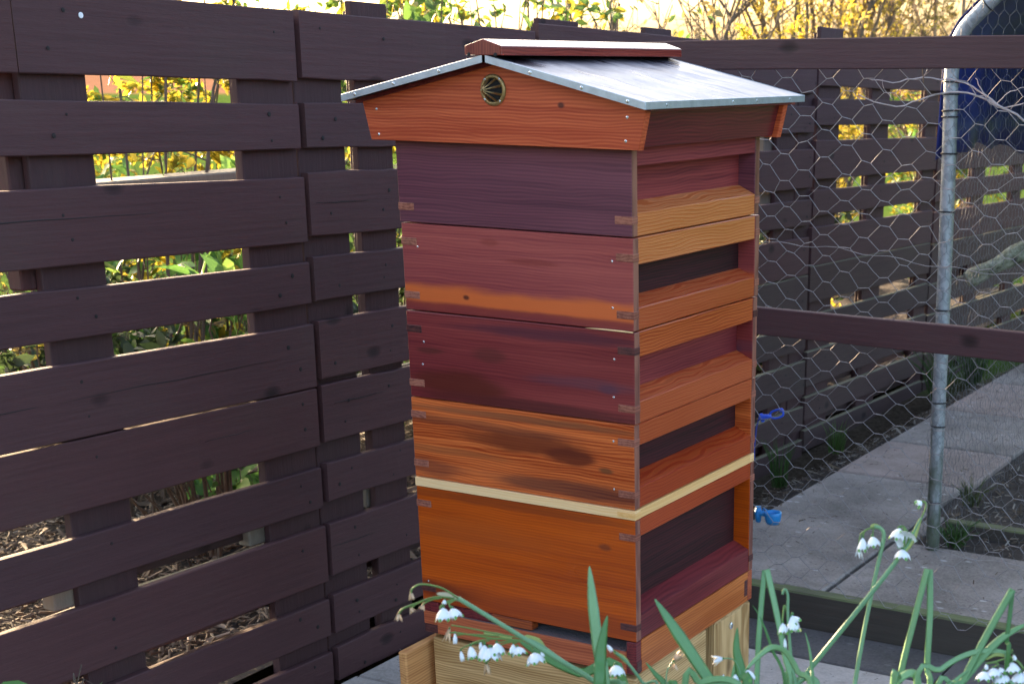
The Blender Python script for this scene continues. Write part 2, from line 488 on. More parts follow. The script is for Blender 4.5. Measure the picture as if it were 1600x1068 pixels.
for k in ('tan', 'rose', 'dusk', 'maroon', 'honey', 'plum', 'wine', 'amber', 'red'):
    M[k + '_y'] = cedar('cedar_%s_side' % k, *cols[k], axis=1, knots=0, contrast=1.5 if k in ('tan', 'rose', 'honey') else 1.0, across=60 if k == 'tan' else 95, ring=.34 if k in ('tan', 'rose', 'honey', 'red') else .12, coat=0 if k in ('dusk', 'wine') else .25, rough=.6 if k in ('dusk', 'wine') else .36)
M['rose_z'] = cedar('cedar_end_edge', srgb(150, 96, 78), srgb(104, 58, 50), axis=2, contrast=1.2, rough=.5)
M['tenon'] = cedar('cedar_tenon', srgb(168, 104, 84), srgb(120, 66, 54), axis=1, rough=.5)
M['tenon_dark'] = cedar('cedar_tenon_dark', srgb(96, 52, 48), srgb(58, 30, 34), axis=1, rough=.5)
M['gable'] = cedar('cedar_gable', *cols['gable'], spots=[((.12, -.25, .063), (.006, 3, .004), DK, .8), ((0, -.25, .145), (.3, 3, .012), srgb(120, 44, 32), .6)], rough=.5, coat=.1, contrast=1.1)
M['gable_back'] = cedar('cedar_gable_rear', *cols['gable'], rough=.5, coat=.1)
M['floor_front'] = cedar('cedar_floor', srgb(186, 98, 62), srgb(146, 66, 40), rough=.45)
M['floor_side'] = cedar('cedar_floor_side', srgb(204, 118, 58), srgb(160, 78, 32), axis=1, rough=.4)
M['cap'] = cedar('cedar_ridge_cap', srgb(150, 60, 48), srgb(96, 30, 28), axis=1, rough=.24, coat=.6)
M['cap_end'] = cedar('cedar_ridge_end', srgb(150, 78, 60), srgb(110, 50, 44), axis=2, rough=.4)
M['pine_x'] = cedar('pine_strip', srgb(248, 206, 152), srgb(236, 184, 120), axis=0, coat=0, rough=.55)
M['pine_y'] = cedar('pine_strip_side', srgb(242, 192, 128), srgb(228, 170, 100), axis=1, coat=0, rough=.55)
for ax, k in ((0, 'x'), (1, 'y'), (2, 'z')):
    M['pal_' + k] = cedar('pallet_pine_' + k, srgb(206, 168, 116), srgb(150, 112, 66), axis=ax, coat=0, rough=.68, contrast=1.1, knots=.7, across=45)
M['pal_warm'] = cedar('pallet_pine_warm', srgb(206, 150, 94), srgb(160, 102, 56), axis=1, coat=0, rough=.65, knots=.4, across=45)

M['brood_block'] = cedar('cedar_block', srgb(170, 84, 40), srgb(120, 50, 22), rough=.4)

# galvanised sheet of the roof
m, nt, nd, lk, b = new_mat('galvanised_sheet')
sm = nt.nodes.new('ShaderNodeTexNoise'); sm.inputs['Scale'].default_value = 1; sm.inputs['Detail'].default_value = 3; sm.inputs['Distortion'].default_value = 1.4
lk.new(mapping(nt, (5, 11, 5)).outputs[0], sm.inputs['Vector'])
sm2 = noise(nt, mapping(nt, (40, 40, 40)).outputs[0], 1, 5, .7)
lk.new(ramp(nt, sm.outputs['Fac'], [(.38, (.14, .145, .18)), (.5, (.30, .31, .35)), (.6, (.17, .175, .21))]), b.inputs['Base Color'])
b.inputs['Metallic'].default_value = 1.0; b.inputs['Specular Tint'].default_value = (.52, .56, .63, 1)
lk.new(ramp(nt, math_n(nt, 'ADD', math_n(nt, 'MULTIPLY', sm.outputs['Fac'], .8), math_n(nt, 'MULTIPLY', sm2, .2)), [(.38, .24), (.5, .36), (.62, .28)]), b.inputs['Roughness'])
lk.new(bump(nt, sm.outputs['Fac'], .25, .010), b.inputs['Normal'])
M['sheet'] = m
M['sheet_edge'] = plain('galvanised_fold', (.55, .60, .66), .38, .75, .12, 60)
M['brass'] = plain('brass', (.40, .27, .12), .45, .8, .2, 200)
M['steel'] = plain('zinc_screw', (.75, .76, .78), .25, .9, .1, 300)
M['nail'] = plain('rusty_nail', (.010, .007, .007), .7)
M['black'] = plain('dark_void', (.012, .01, .01), .8)
M['mesh_metal'] = plain('floor_mesh', (.16, .14, .15), .6, .3, .2, 200)
M['wire'] = plain('galvanised_wire', (.30, .285, .29), .5, .35, .15, 100, 0)
M['wire_fine'] = plain('weathered_wire', (.15, .15, .155), .55, .3, .2, 100, 0)
# galvanised tube with moss towards the foot
m, nt, nd, lk, b = new_mat('galvanised_tube')
sp = nt.nodes.new('ShaderNodeTexVoronoi'); sp.inputs['Scale'].default_value = 90; lk.new(mapping(nt, (1, 1, 1)).outputs[0], sp.inputs['Vector'])
c = ramp(nt, sp.outputs['Color'], [(.2, (.27, .30, .32)), (.8, (.41, .44, .47))])
sx = nt.nodes.new('ShaderNodeSeparateXYZ'); tc = nt.nodes.new('ShaderNodeTexCoord'); lk.new(tc.outputs['Object'], sx.inputs[0])
ml = math_n(nt, 'ADD', math_n(nt, 'MULTIPLY', sx.outputs[2], -2.2), math_n(nt, 'MULTIPLY', noise(nt, mapping(nt, (30, 30, 8)).outputs[0], 1, 5), 1.6))
c = mix(nt, ramp(nt, ml, [(.05, 0), (.45, .8)]), c, (.07, .095, .04))
lk.new(c, b.inputs['Base Color']); b.inputs['Metallic'].default_value = .4; b.inputs['Roughness'].default_value = .45
M['tube'] = m
M['tie'] = plain('black_tie', (.015, .015, .018), .5)
M['blue_tarp'] = plain('blue_tarpaulin', (.018, .032, .21), .42, 0, .35, 9, .8)
M['dark_net'] = plain('dark_sheet', (.02, .016, .02), .8, 0, .3, 20)
M['drinker'] = plain('blue_plastic', (.015, .22, .55), .32, 0, .1, 40)
M['clip'] = plain('royal_blue_plastic', (.02, .09, .62), .35, 0, .1, 40)
M['hose'] = plain('dark_blue_hose', (.03, .05, .25), .4)

def concrete(name, a, b_, moss=(.06, .07, .035), mossamt=.3, flecks=0.6, scale=1.0):
    m, nt, nd, lk, b = new_mat(name)
    n1 = noise(nt, grain_vec(nt, 0, 4 * scale, 4 * scale), 1, 8, .62)
    n2 = noise(nt, mapping(nt, (120, 120, 120)).outputs[0], 1, 4, .7)
    n3 = noise(nt, grain_vec(nt, 0, 14, 20), 1, 6, .7, 1.0)
    f = math_n(nt, 'ADD', math_n(nt, 'MULTIPLY', n1, .6), math_n(nt, 'MULTIPLY', n2, .4))
    col = ramp(nt, f, [(.38, a), (.60, b_)])
    col = mix(nt, ramp(nt, n3, [(.5, 0), (.72, mossamt)]), col, moss)
    v = nt.nodes.new('ShaderNodeTexVoronoi'); v.inputs['Scale'].default_value = 1; v.inputs['Randomness'].default_value = 1
    mpv = mapping(nt, (13, 24, 0), rot=(0, 0, 0)); lk.new(mpv.outputs[0], v.inputs['Vector'])
    wob = math_n(nt, 'ADD', v.outputs['Distance'], math_n(nt, 'MULTIPLY', n2, .10))
    sel = ramp(nt, noise(nt, mapping(nt, (6, 6, 6)).outputs[0], 1, 2), [(.42, 0), (.54, 1)])
    fl = math_n(nt, 'MULTIPLY', ramp(nt, wob, [(.16, flecks), (.21, 0)]), sel)
    col = mix(nt, fl, col, (.60, .58, .56))
    v2 = nt.nodes.new('ShaderNodeTexVoronoi'); v2.inputs['Scale'].default_value = 38; lk.new(mapping(nt, (1, 1.6, 0)).outputs[0], v2.inputs['Vector'])
    col = mix(nt, ramp(nt, math_n(nt, 'ADD', v2.outputs['Distance'], math_n(nt, 'MULTIPLY', n1, .2)), [(.19, .8), (.23, 0)]), col, (.03, .024, .02))
    lk.new(col, b.inputs['Base Color']); b.inputs['Roughness'].default_value = .82
    h = math_n(nt, 'ADD', n2, n1)
    lk.new(bump(nt, h, .6, .003), b.inputs['Normal'])
    return m
M['slab'] = concrete('grey_slab', (.155, .132, .115), (.34, .295, .262))
M['slab_pink'] = concrete('pink_slab', (.22, .168, .142), (.40, .31, .27))
M['slab_low'] = concrete('lower_slab', (.38, .325, .28), (.58, .51, .45), flecks=.2)
M['slab_dark'] = concrete('dark_grey_slab', (.07, .062, .058), (.14, .125, .12), flecks=.1)  # darker grey concrete for the strip beside the edging board
M['joint'] = plain('slab_joint', (.035, .028, .024), .95, 0, .4, 60, .5)

def soil(name, a, b_, sc=40):
    m, nt, nd, lk, b = new_mat(name)
    n1 = noise(nt, mapping(nt, (1, 1, 1)).outputs[0], sc, 8, .7)
    n2 = noise(nt, mapping(nt, (1, 1, 1)).outputs[0], 3, 4)
    col = ramp(nt, math_n(nt, 'ADD', math_n(nt, 'MULTIPLY', n1, .7), math_n(nt, 'MULTIPLY', n2, .3)), [(.35, a), (.65, b_)])
    lk.new(col, b.inputs['Base Color']); b.inputs['Roughness'].default_value = .95
    lk.new(bump(nt, n1, 1.0, .012), b.inputs['Normal'])
    return m
M['soil'] = soil('dark_soil', (.022, .017, .014), (.075, .058, .046))
# the ground sheet: bed soil near the fence, lawn further off, a pale field at the far end
m, nt, nd, lk, b = new_mat('garden_ground')
tc = nt.nodes.new('ShaderNodeTexCoord'); ln = nt.nodes.new('ShaderNodeVectorMath'); ln.operation = 'LENGTH'; lk.new(tc.outputs['Object'], ln.inputs[0])
n0 = noise(nt, mapping(nt, (1, 1, 1)).outputs[0], 2.0, 6, .6); n9 = noise(nt, mapping(nt, (1, 1, 1)).outputs[0], 60, 6, .7)
nearc = ramp(nt, n9, [(.35, (.03, .023, .017)), (.65, (.09, .07, .05))])
lawn = ramp(nt, math_n(nt, 'ADD', math_n(nt, 'MULTIPLY', n0, .5), math_n(nt, 'MULTIPLY', n9, .5)), [(.35, (.05, .095, .02)), (.65, (.11, .17, .035))])
field = ramp(nt, n0, [(.35, (.24, .12, .07)), (.65, (.32, .17, .10))])
dd = math_n(nt, 'ADD', ln.outputs[1], math_n(nt, 'MULTIPLY', n0, 1.5))
c = mix(nt, ramp(nt, math_n(nt, 'DIVIDE', dd, 10), [(.52, 0), (.62, 1)]), nearc, lawn)
c = mix(nt, ramp(nt, math_n(nt, 'DIVIDE', dd, 200), [(.28, 0), (.30, 1)]), c, field)
lk.new(c, b.inputs['Base Color']); b.inputs['Roughness'].default_value = 1.0; b.inputs['Specular IOR Level'].default_value = 0
lk.new(bump(nt, n9, .8, .01), b.inputs['Normal'])
M['ground'] = m

M['chips'] = None
m, nt, nd, lk, b = new_mat('wood_chips')
c = ramp(nt, attr(nt, 'tone'), [(.0, (.04, .025, .018)), (.4, (.10, .07, .048)), (.8, (.22, .17, .12)), (1, (.40, .33, .25))])
lk.new(c, b.inputs['Base Color']); b.inputs['Roughness'].default_value = .9
M['chips'] = m
m, nt, nd, lk, b = new_mat('dead_litter')
c = ramp(nt, attr(nt, 'tone'), [(.0, (.035, .022, .016)), (.6, (.13, .09, .055)), (1, (.42, .38, .32))])
lk.new(c, b.inputs['Base Color']); b.inputs['Roughness'].default_value = .9
M['litter'] = m

M['leaf_green'] = leafmat('leaf_green', [(0, (.04, .09, .02)), (.5, (.07, .16, .025)), (1, (.16, .26, .03))])
M['leaf_yellow'] = leafmat('leaf_yellow', [(0, (.12, .16, .02)), (.4, (.34, .27, .015)), (1, (.52, .36, .02))], trans=.5)
M['leaf_gold'] = leafmat('leaf_gold', [(0, (.26, .19, .04)), (.5, (.46, .35, .04)), (1, (.58, .48, .07))], trans=.5)
M['leaf_olive'] = leafmat('leaf_olive', [(0, (.10, .075, .03)), (.5, (.17, .14, .04)), (1, (.22, .22, .06))], trans=.4)
M['leaf_fresh'] = leafmat('leaf_fresh', [(0, (.05, .14, .03)), (.5, (.09, .24, .04)), (1, (.22, .40, .06))], trans=.35)
M['leaf_dark'] = leafmat('leaf_dark', [(0, (.015, .03, .01)), (1, (.05, .09, .03))], trans=.3)
M['straw'] = leafmat('straw', [(0, (.25, .15, .06)), (1, (.5, .36, .18))], trans=.3)
m, nt, nd, lk, b = new_mat('bark')
n1 = noise(nt, mapping(nt, (1, 1, .3)).outputs[0], 60, 6, .7)
lk.new(ramp(nt, n1, [(.3, (.06, .045, .035)), (.7, (.20, .15, .11))]), b.inputs['Base Color']); b.inputs['Roughness'].default_value = .9
lk.new(bump(nt, n1, .8, .004), b.inputs['Normal']); M['bark'] = m
M['bark_pale'] = plain('pale_bark', (.34, .24, .17), .85, 0, .35, 30, .6)
M['twig'] = plain('bare_twig', (.48, .41, .40), .7, 0, .2, 60, .2)
m, nt, nd, lk, b = new_mat('lichen_log')
n1 = noise(nt, mapping(nt, (1, 1, 1)).outputs[0], 38, 6, .7)
lk.new(ramp(nt, n1, [(.35, (.05, .045, .035)), (.5, (.20, .21, .14)), (.65, (.36, .37, .30))]), b.inputs['Base Color']); b.inputs['Roughness'].default_value = .9
lk.new(bump(nt, n1, .8, .004), b.inputs['Normal']); M['log'] = m

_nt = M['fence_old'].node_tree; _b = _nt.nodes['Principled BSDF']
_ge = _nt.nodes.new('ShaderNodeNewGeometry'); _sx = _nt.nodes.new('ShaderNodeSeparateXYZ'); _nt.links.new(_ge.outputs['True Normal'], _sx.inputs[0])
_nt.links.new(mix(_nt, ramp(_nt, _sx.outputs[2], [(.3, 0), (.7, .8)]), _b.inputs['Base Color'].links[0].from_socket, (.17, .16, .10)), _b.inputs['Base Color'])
# flowers
def strapmat(name, c0, c1, rough=.38):
    m, nt, nd, lk, b = new_mat(name)
    n = noise(nt, mapping(nt, (1, 1, 1)).outputs[0], 25, 4)
    f = math_n(nt, 'ADD', math_n(nt, 'MULTIPLY', objrand(nt), .6), math_n(nt, 'MULTIPLY', n, .4))
    c = ramp(nt, f, [(.2, c0), (.8, c1)])
    st = nt.nodes.new('ShaderNodeTexNoise'); st.inputs['Scale'].default_value = 1
    lk.new(mapping(nt, (700, 700, 30)).outputs[0], st.inputs['Vector'])
    c = mix(nt, math_n(nt, 'MULTIPLY', st.outputs['Fac'], .35), c, tuple(x * .55 for x in c0))
    lk.new(c, b.inputs['Base Color']); b.inputs['Roughness'].default_value = rough
    tr = nt.nodes.new('ShaderNodeBsdfTranslucent'); mx = nt.nodes.new('ShaderNodeMixShader'); mx.inputs[0].default_value = .18
    lk.new(c, tr.inputs[0]); lk.new(b.outputs[0], mx.inputs[1]); lk.new(tr.outputs[0], mx.inputs[2]); lk.new(mx.outputs[0], nd['Material Output'].inputs[0])
    return m
M['strap'] = strapmat('snowflake_leaf', (.15, .33, .13), (.28, .50, .24))
M['strap_dark'] = strapmat('snowflake_leaf_dark', (.07, .21, .05), (.13, .31, .09))
M['stem'] = strapmat('snowflake_stem', (.15, .32, .15), (.24, .43, .22))
M['pedicel'] = strapmat('snowflake_pedicel', (.12, .22, .05), (.2, .32, .08))
M['spathe'] = strapmat('snowflake_spathe', (.34, .42, .10), (.45, .5, .15))
M['spathe_dry'] = strapmat('dry_spathe', (.5, .42, .24), (.58, .5, .32))
M['petal'] = plain('white_petal', (.80, .82, .84), .5, 0, .03, 60, .1, **{'Subsurface Weight': .15, 'Subsurface Radius': (.01, .01, .008)})
M['petal_tip'] = plain('green_petal_tip', (.12, .30, .05), .5)
M['petal_dry'] = plain('withered_petal', (.62, .42, .26), .7, 0, .25, 80, .4)
M['ovary'] = plain('green_ovary', (.06, .17, .04), .5)

# ------------------------------------------------------------------ the ground and paving
def sheet(name, x0, x1, y0, y1, z, m, nx=1, ny=1, bumpy=0.0):
    mb = MB()
    r = random.Random(hash((x0, y0)) & 255)
    for j in range(ny + 1):
        for i in range(nx + 1):
            e = 0 if i in (0, nx) or j in (0, ny) else 1
            mb.v.append((x0 + (x1 - x0) * i / nx, y0 + (y1 - y0) * j / ny, z + e * r.uniform(-bumpy, bumpy)))
    for j in range(ny):
        for i in range(nx):
            a = j * (nx + 1) + i
            mb.f.append((a, a + 1, a + nx + 2, a + nx + 1)); mb.sm.append(True)
    return struct(mb.build(name, m))

g = MB()
rings = [0.0, 6, 14, 30, 80, 200, 600, 1500]
for k, rr in enumerate(rings):
    for j in range(24):
        th = 2 * math.pi * j / 24
        g.v.append((rr * math.cos(th), rr * math.sin(th), -0.06 if rr < 700 else -0.06))
for k in range(len(rings) - 1):
    for j in range(24):
        g.f.append((k * 24 + j, k * 24 + (j + 1) % 24, (k + 1) * 24 + (j + 1) % 24, (k + 1) * 24 + j)[::-1]); g.sm.append(False)
g.f = [tuple(reversed(f)) for f in g.f]
struct(g.build('ground', M['ground']))

# lower pavement: real slabs with open joints
pav = struct(bpy.data.objects.new('pavement', None)); COL.objects.link(pav)
mb = MB(); mb.box(-1.02, 2.2, -1.6, 1.235, -.05, -.012); jn = mb.build('joint_bed', M['joint'], pav)
xs = [-1.02, -.42, .2, .82, 1.44, 2.2]; ys = [-1.6, -.78, -.17, .43, 1.035]
for i in range(len(xs) - 1):
    for j in range(len(ys) - 1):
        if ys[j] < -.7 and xs[i] > -.3: continue
        mb = MB(); mb.cbox(xs[i] + .004, xs[i + 1] - .004, ys[j] + .004, ys[j + 1] - .004, -.04, rng.uniform(-.002, .002), .004)
        o = mb.build('paving_slab', M['slab_low'], pav)
for i in range(len(xs) - 1):
    mb = MB(); mb.cbox(xs[i] + .003, xs[i + 1] - .003, 1.043, 1.232, -.04, .0 + rng.uniform(-.003, .001), .004)
    mb.build('edge_slab', M['slab_dark'], pav)

# raised slabs inside the run
rp = struct(bpy.data.objects.new('path', None)); COL.objects.link(rp)
mb = MB(); mb.box(-.642, 2.2, 1.27, 1.98, -.2, .066); mb.box(-.642, -.16, 1.981, 6.0, -.2, .066); mb.build('joint_bed', M['joint'], rp)
def slab(x0, x1, y0, y1, mt, z=.083, j=.004):
    mb = MB(); mb.cbox(x0 + j, x1 - j, y0 + j, y1 - j, .045, z, .005); return mb.build('paving_slab', M[mt], rp)
slab(-.64, -.19, 1.285, 2.425, 'slab', .083, .006)
slab(-.19, .45, 1.285, 1.80, 'slab', .082, .006)
slab(.45, 1.2, 1.285, 1.80, 'slab', .082); slab(1.2, 2.1, 1.285, 1.80, 'slab', .084)
slab(-.64, -.17, 2.43, 2.90, 'slab_pink', .084); slab(-.64, -.17, 2.91, 3.5, 'slab', .083)
slab(-.64, -.17, 3.5, 4.1, 'slab_pink', .083); slab(-.64, -.17, 4.1, 4.7, 'slab', .083); slab(-.64, -.17, 4.7, 5.3, 'slab_pink', .083)
slab(-.19, -.135, 1.80, 2.10, 'slab', .08)
_ss = sheet('soil_strip', -1.10, -.635, 1.27, 6.2, .0, M['soil'], 10, 90, .012)
def strip_z(x, y):
    k = max(0., min(1., (-.635 - x) / .33)); return .068 * (1 - k) + (-.035 - .022 * y) * k
for v in _ss.data.vertices: v.co.z += strip_z(v.co.x, v.co.y)
struct(sheet('soil_bed', -.17, 2.0, 1.80, 6.0, .068, M['soil'], 40, 70, .014))
struct(sheet('chip_bed', -4.2, -1.11, -1.2, 7.0, .07, M['soil'], 40, 80, .03))
struct(sheet('flower_bed', -.1, 2.4, -1.8, -.80, .02, M['soil'], 30, 14, .012))

mb = MB(); mb.cbox(-.62, 2.2, 1.238, 1.282, -.02, .0885, .004)
e = mb.build('timber_edging', M['edging'])
tag(e, 'dark mossy board on edge holding back the raised grey slabs', 'edging')
e.rotation_euler = (0, 0, 0)
mb = MB(); mb.cbox(-.10, 2.0, 1.975, 2.02, .03, .104, .004)
tag(mb.build('timber_edging', M['edging']), 'weathered timber edging along the front of the soil bed behind the galvanised pole', 'edging')

# ------------------------------------------------------------------ pallet fence
FX = -1.046
BT = .0185     # board thickness
SLATS = [('B1', 1.335, 1.4715), ('B2', 1.2005, 1.291), ('B3', 1.011, 1.1455), ('B4', .881, .970), ('B5', .7010, .8370), ('B6', .5665, .6975),
         ('B7', .426, .5185), ('B8', .2515, .3825), ('B9', .121, .209), ('B10', .0, .079)]
def board(mb_name, parent, mat, s0, s1, t0, t1, x0=-BT, x1=0.0, r=None, skew=.0015, segs=7):
    """horizontal board with slightly wandering, eased edges"""
    r = r or rng
    mb = MB(); k = []
    c = .0022
    w = [(r.uniform(-skew, skew), r.uniform(-skew, skew), r.uniform(-skew, skew) * 1.0) for _ in range(segs + 1)]
    n = 8
    for i in range(segs + 1):
        s = s0 + (s1 - s0) * i / segs
        a, b_, dx = w[i]
        if i in (0, segs): dx *= .5
        lo, hi = t0 + a, t1 + b_
        X0, X1 = x0 + dx, x1 + dx
        mb.v += [(X1 - c, s, lo), (X1, s, lo + c), (X1, s, hi - c), (X1 - c, s, hi), (X0 + c, s, hi), (X0, s, hi - c), (X0, s, lo + c), (X0 + c, s, lo)]
    for i in range(segs):
        for j in range(n):
            q = (i * n + j, i * n + (j + 1) % n, (i + 1) * n + (j + 1) % n, (i + 1) * n + j)
            mb.f.append(q[::-1]); mb.sm.append(False)
    mb.f.append(tuple(range(n))); mb.sm.append(False)
    mb.f.append(tuple(segs * n + j for j in range(n))[::-1]); mb.sm.append(False)
    return mb.build(mb_name, mat, parent)

def pallet(label, s0, s1, slats, ups, blocks=(), dt=0.0, old=False, offs=0.0, cat='fence panel', splits=None, rear=()):
    """slats and uprights in the pallet's own frame: s along the fence, t up"""
    root = thing('pallet_fence_panel', label, cat, (FX + offs, s0, -.029 * s0), (math.atan(-.029), 0, 0), 'pallets stood on edge as a fence')
    for nm, t0, t1 in slats:
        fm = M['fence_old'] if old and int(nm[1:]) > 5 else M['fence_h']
        cuts = (splits or {}).get(nm, [])
        pts = [s0 + .003 + rng.uniform(0, .004)] + cuts + [s1 - .003 - rng.uniform(0, .004)]
        for a, b_ in zip(pts[:-1], pts[1:]):
            board('slat', root, fm, a - s0 + .0015, b_ - s0 - .0015, t0 + dt, t1 + dt, -BT + rng.uniform(-.001, .0), rng.uniform(-.001, .0015))
    ups = [(u[0] + .0195 * (u[0] + 2.1) / 2.27, min(u[1] + .0195 * (u[1] + 2.1) / 2.27, s1 + .03), *u[2:]) for u in ups]
    for u in ups:
        a, b_, top = u[0], u[1], (u[2] if len(u) > 2 else 1.462 + dt)
        mb = MB(); mb.cbox(-BT * 2 - .001, -BT - .0015, a - s0, b_ - s0, .0, top, .002); mb.build('upright', M['fence_v'], root)
        mb = MB(); mb.cbox(-.056, -BT * 2 - .002, a - s0 + .014, b_ - s0 - .014, .0, top - .02, .002); mb.build('bearer', M['fence_v'], root)
    for (a, b_, t0, t1, mt) in blocks:
        mb = MB(); mb.cbox(-.075, -BT * 2 - .0025, a - s0, b_ - s0, t0, t1, .003); mb.build('spacer_block', M[mt], root)
    for (a, b_, t0, t1) in rear:
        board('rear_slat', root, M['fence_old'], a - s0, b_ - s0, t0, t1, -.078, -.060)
    # nail heads
    nb = MB()
    for nm, t0, t1 in slats:
        for u in ups:
            for q in (.3, .72):
                if rng.random() < .85:
                    nb.disc((.0014, (u[0] + u[1]) / 2 - s0 + rng.uniform(-.03, .03), dt + t0 + (t1 - t0) * q + rng.uniform(-.01, .01)), rng.uniform(.0024, .0052), 7, 'x', .0008)
    if nb.v: stuff(nb.build('nail_heads', M['nail'], root))
    return root

P1 = pallet('leftmost dark stained pallet fence panel, its boards running out of the picture at the left', -.86, .393, SLATS,
   [(-.83, -.70), (-.292, -.152), (.214, .372)],
   blocks=[(-.318, -.20, .375, .432, 'raw_block'), (.192, .30, .375, .432, 'raw_block'), (-.305, -.2, .97, 1.35, 'fence_v')], splits={'B1': [-.292]},
   rear=[(-.84, .38, .22, .36), (-.84, .38, .575, .69), (-.84, .38, .71, .80), (-.84, -.34, .40, .425), (-.12, .2, .388, .425)])
P2s = [(n, a + d0, b + d1) for (n, a, b), d0, d1 in zip(SLATS, (.004, .0, .008, .003, .011, .004, .008, .007, -.003, 0), (.0, .0, .006, .005, .003, -.0, .003, -.002, .003, .004))]
P2 = pallet('pallet fence panel directly behind the left edge of the beehive', .3955, 1.272, P2s,
   [(.3755, .523), (.565, .685, 1.503), (1.13, 1.262)], rear=[(.42, 1.25, .22, .36), (.42, 1.25, .575, .69), (.6, 1.25, .43, .47)], dt=.002,
   blocks=[(.58, .67, .375, .43, 'raw_block')])
P3 = pallet('pallet fence panel hidden behind the beehive roof, one upright sticking up above it', 1.276, 2.165, SLATS,
   [(1.285, 1.475, 1.507), (1.83, 1.985, 1.512), (2.05, 2.15)], dt=.022, rear=[(1.3, 2.1, .22, .36)])
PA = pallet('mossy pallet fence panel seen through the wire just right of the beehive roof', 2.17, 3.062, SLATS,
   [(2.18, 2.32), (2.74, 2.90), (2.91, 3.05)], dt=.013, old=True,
   blocks=[(2.72, 2.93, 1.10, 1.40, 'raw_block'), (2.70, 2.86, .88, 1.02, 'raw_block'), (2.72, 2.88, .70, .80, 'raw_block')], rear=[(2.2, 3.0, .215, .275), (2.2, 3.0, .08, .14)])  # both rear slats added to stop low sun crossing the bottom gaps
PBS = [(n, a + .040, b + .042) for n, a, b in SLATS]
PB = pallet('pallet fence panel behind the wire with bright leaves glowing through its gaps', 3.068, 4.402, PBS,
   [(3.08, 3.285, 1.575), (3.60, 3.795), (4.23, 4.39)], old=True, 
   rear=[(3.1, 4.39, .64, .73), (3.1, 4.39, .75, .84), (3.1, 4.39, .245, .30), (3.1, 4.39, .11, .17)])  # last two rear slats added to hold low sun off the path
PCs = [(n, a + .03, b + .03) for n, a, b in SLATS]
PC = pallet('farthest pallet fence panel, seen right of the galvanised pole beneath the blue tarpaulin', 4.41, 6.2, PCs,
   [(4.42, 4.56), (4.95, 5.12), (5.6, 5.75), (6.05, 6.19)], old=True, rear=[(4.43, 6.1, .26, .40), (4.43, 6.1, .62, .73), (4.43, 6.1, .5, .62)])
PD = pallet('near pallet fence panel left of the camera, beyond the picture edge', -2.1, -.865, SLATS, [(-2.08, -1.95), (-1.5, -1.37), (-1.0, -.87)])

def split(parent, s0, pts, w=.0011):
    mb = MB(); r = random.Random(int(pts[0][0] * 1000))
    P_ = []
    n = 14
    for i in range(n + 1):
        t = i / n; a = pts[0][0] + (pts[1][0] - pts[0][0]) * t; b_ = pts[0][1] + (pts[1][1] - pts[0][1]) * t
        P_.append((.0012, a - s0, b_ + r.gauss(0, .0007)))
    mb.tube(P_, [w * math.sin(math.pi * min(1, (i + .4) / n)) + .0003 for i in range(n + 1)], 5, True)
    mb.build('split', M['nail'], parent)
split(P1, -.86, ((-.75, 1.094), (-.02, 1.092))); split(P1, -.86, ((-.8, .771), (.30, .776)), .0008); split(P1, -.86, ((.05, .640), (.36, .642)), .0007)
split(P2, .3955, ((.44, .655), (.62, .655)), .0008); split(P2, .3955, ((.42, 1.09), (.60, 1.088)), .0007); split(P2, .3955, ((.40, .33), (.56, .327)), .0008)

# white fleck of paint on the top board
mb = MB(); mb.disc((FX + .0017, -.110, 1.437), .0052, 9, 'x', .0008)
tag(mb.build('paint_fleck', plain('white_paint', (.8, .8, .82), .6)), 'small white paint fleck on the top board of the leftmost panel', 'paint fleck')

# ------------------------------------------------------------------ run frame with chicken wire
fang = math.atan2(-.1247, .9922)
FR = thing('run_frame', 'dark stained timber rails carrying hexagonal chicken wire right of the beehive', 'chicken run', (-.362, 1.240, 0), (0, 0, fang))
def rail(x0, x1, zl, zr, h, name='rail', y0=-.022, y1=.0):
    """horizontal rail, z at x0 and x1 (frame coordinates)"""
    mb = MB(); n = 10; c = .002
    r = random.Random(int(zl * 100))
    for i in range(n + 1):
        x = x0 + (x1 - x0) * i / n; z = zl + (zr - zl) * i / n + r.uniform(-.0012, .0012)
        mb.v += [(x, y0 + c, z), (x, y0, z + c), (x, y0, z + h - c), (x, y0 + c, z + h), (x, y1 - c, z + h), (x, y1, z + h - c), (x, y1, z + c), (x, y1 - c, z)]
    for i in range(n):
        for j in range(8):
            mb.f.append((i * 8 + j, i * 8 + (j + 1) % 8, (i + 1) * 8 + (j + 1) % 8, (i + 1) * 8 + j)[::-1]); mb.sm.append(False)
    mb.f.append(tuple(range(8))); mb.sm.append(False); mb.f.append(tuple(80 + j for j in range(8))[::-1]); mb.sm.append(False)
    return mb.build(name, M['rail_x'], FR)
# s coordinate along the frame: s = (X + .362) / .9922
rail(-.68, 1.75, 1.3405, 1.381, .0655)
rail(-.30, 1.75, .737, .771, .066)
mb = MB(); mb.cbox(-.70, -.652, -.02, .02, -.03, 1.405, .003); mb.build('post', M['fence_v'], FR)
mb = MB(); mb.cbox(1.5, 1.57, .001, .06, -.03, 1.43, .003); mb.build('post', M['fence_v'], FR)

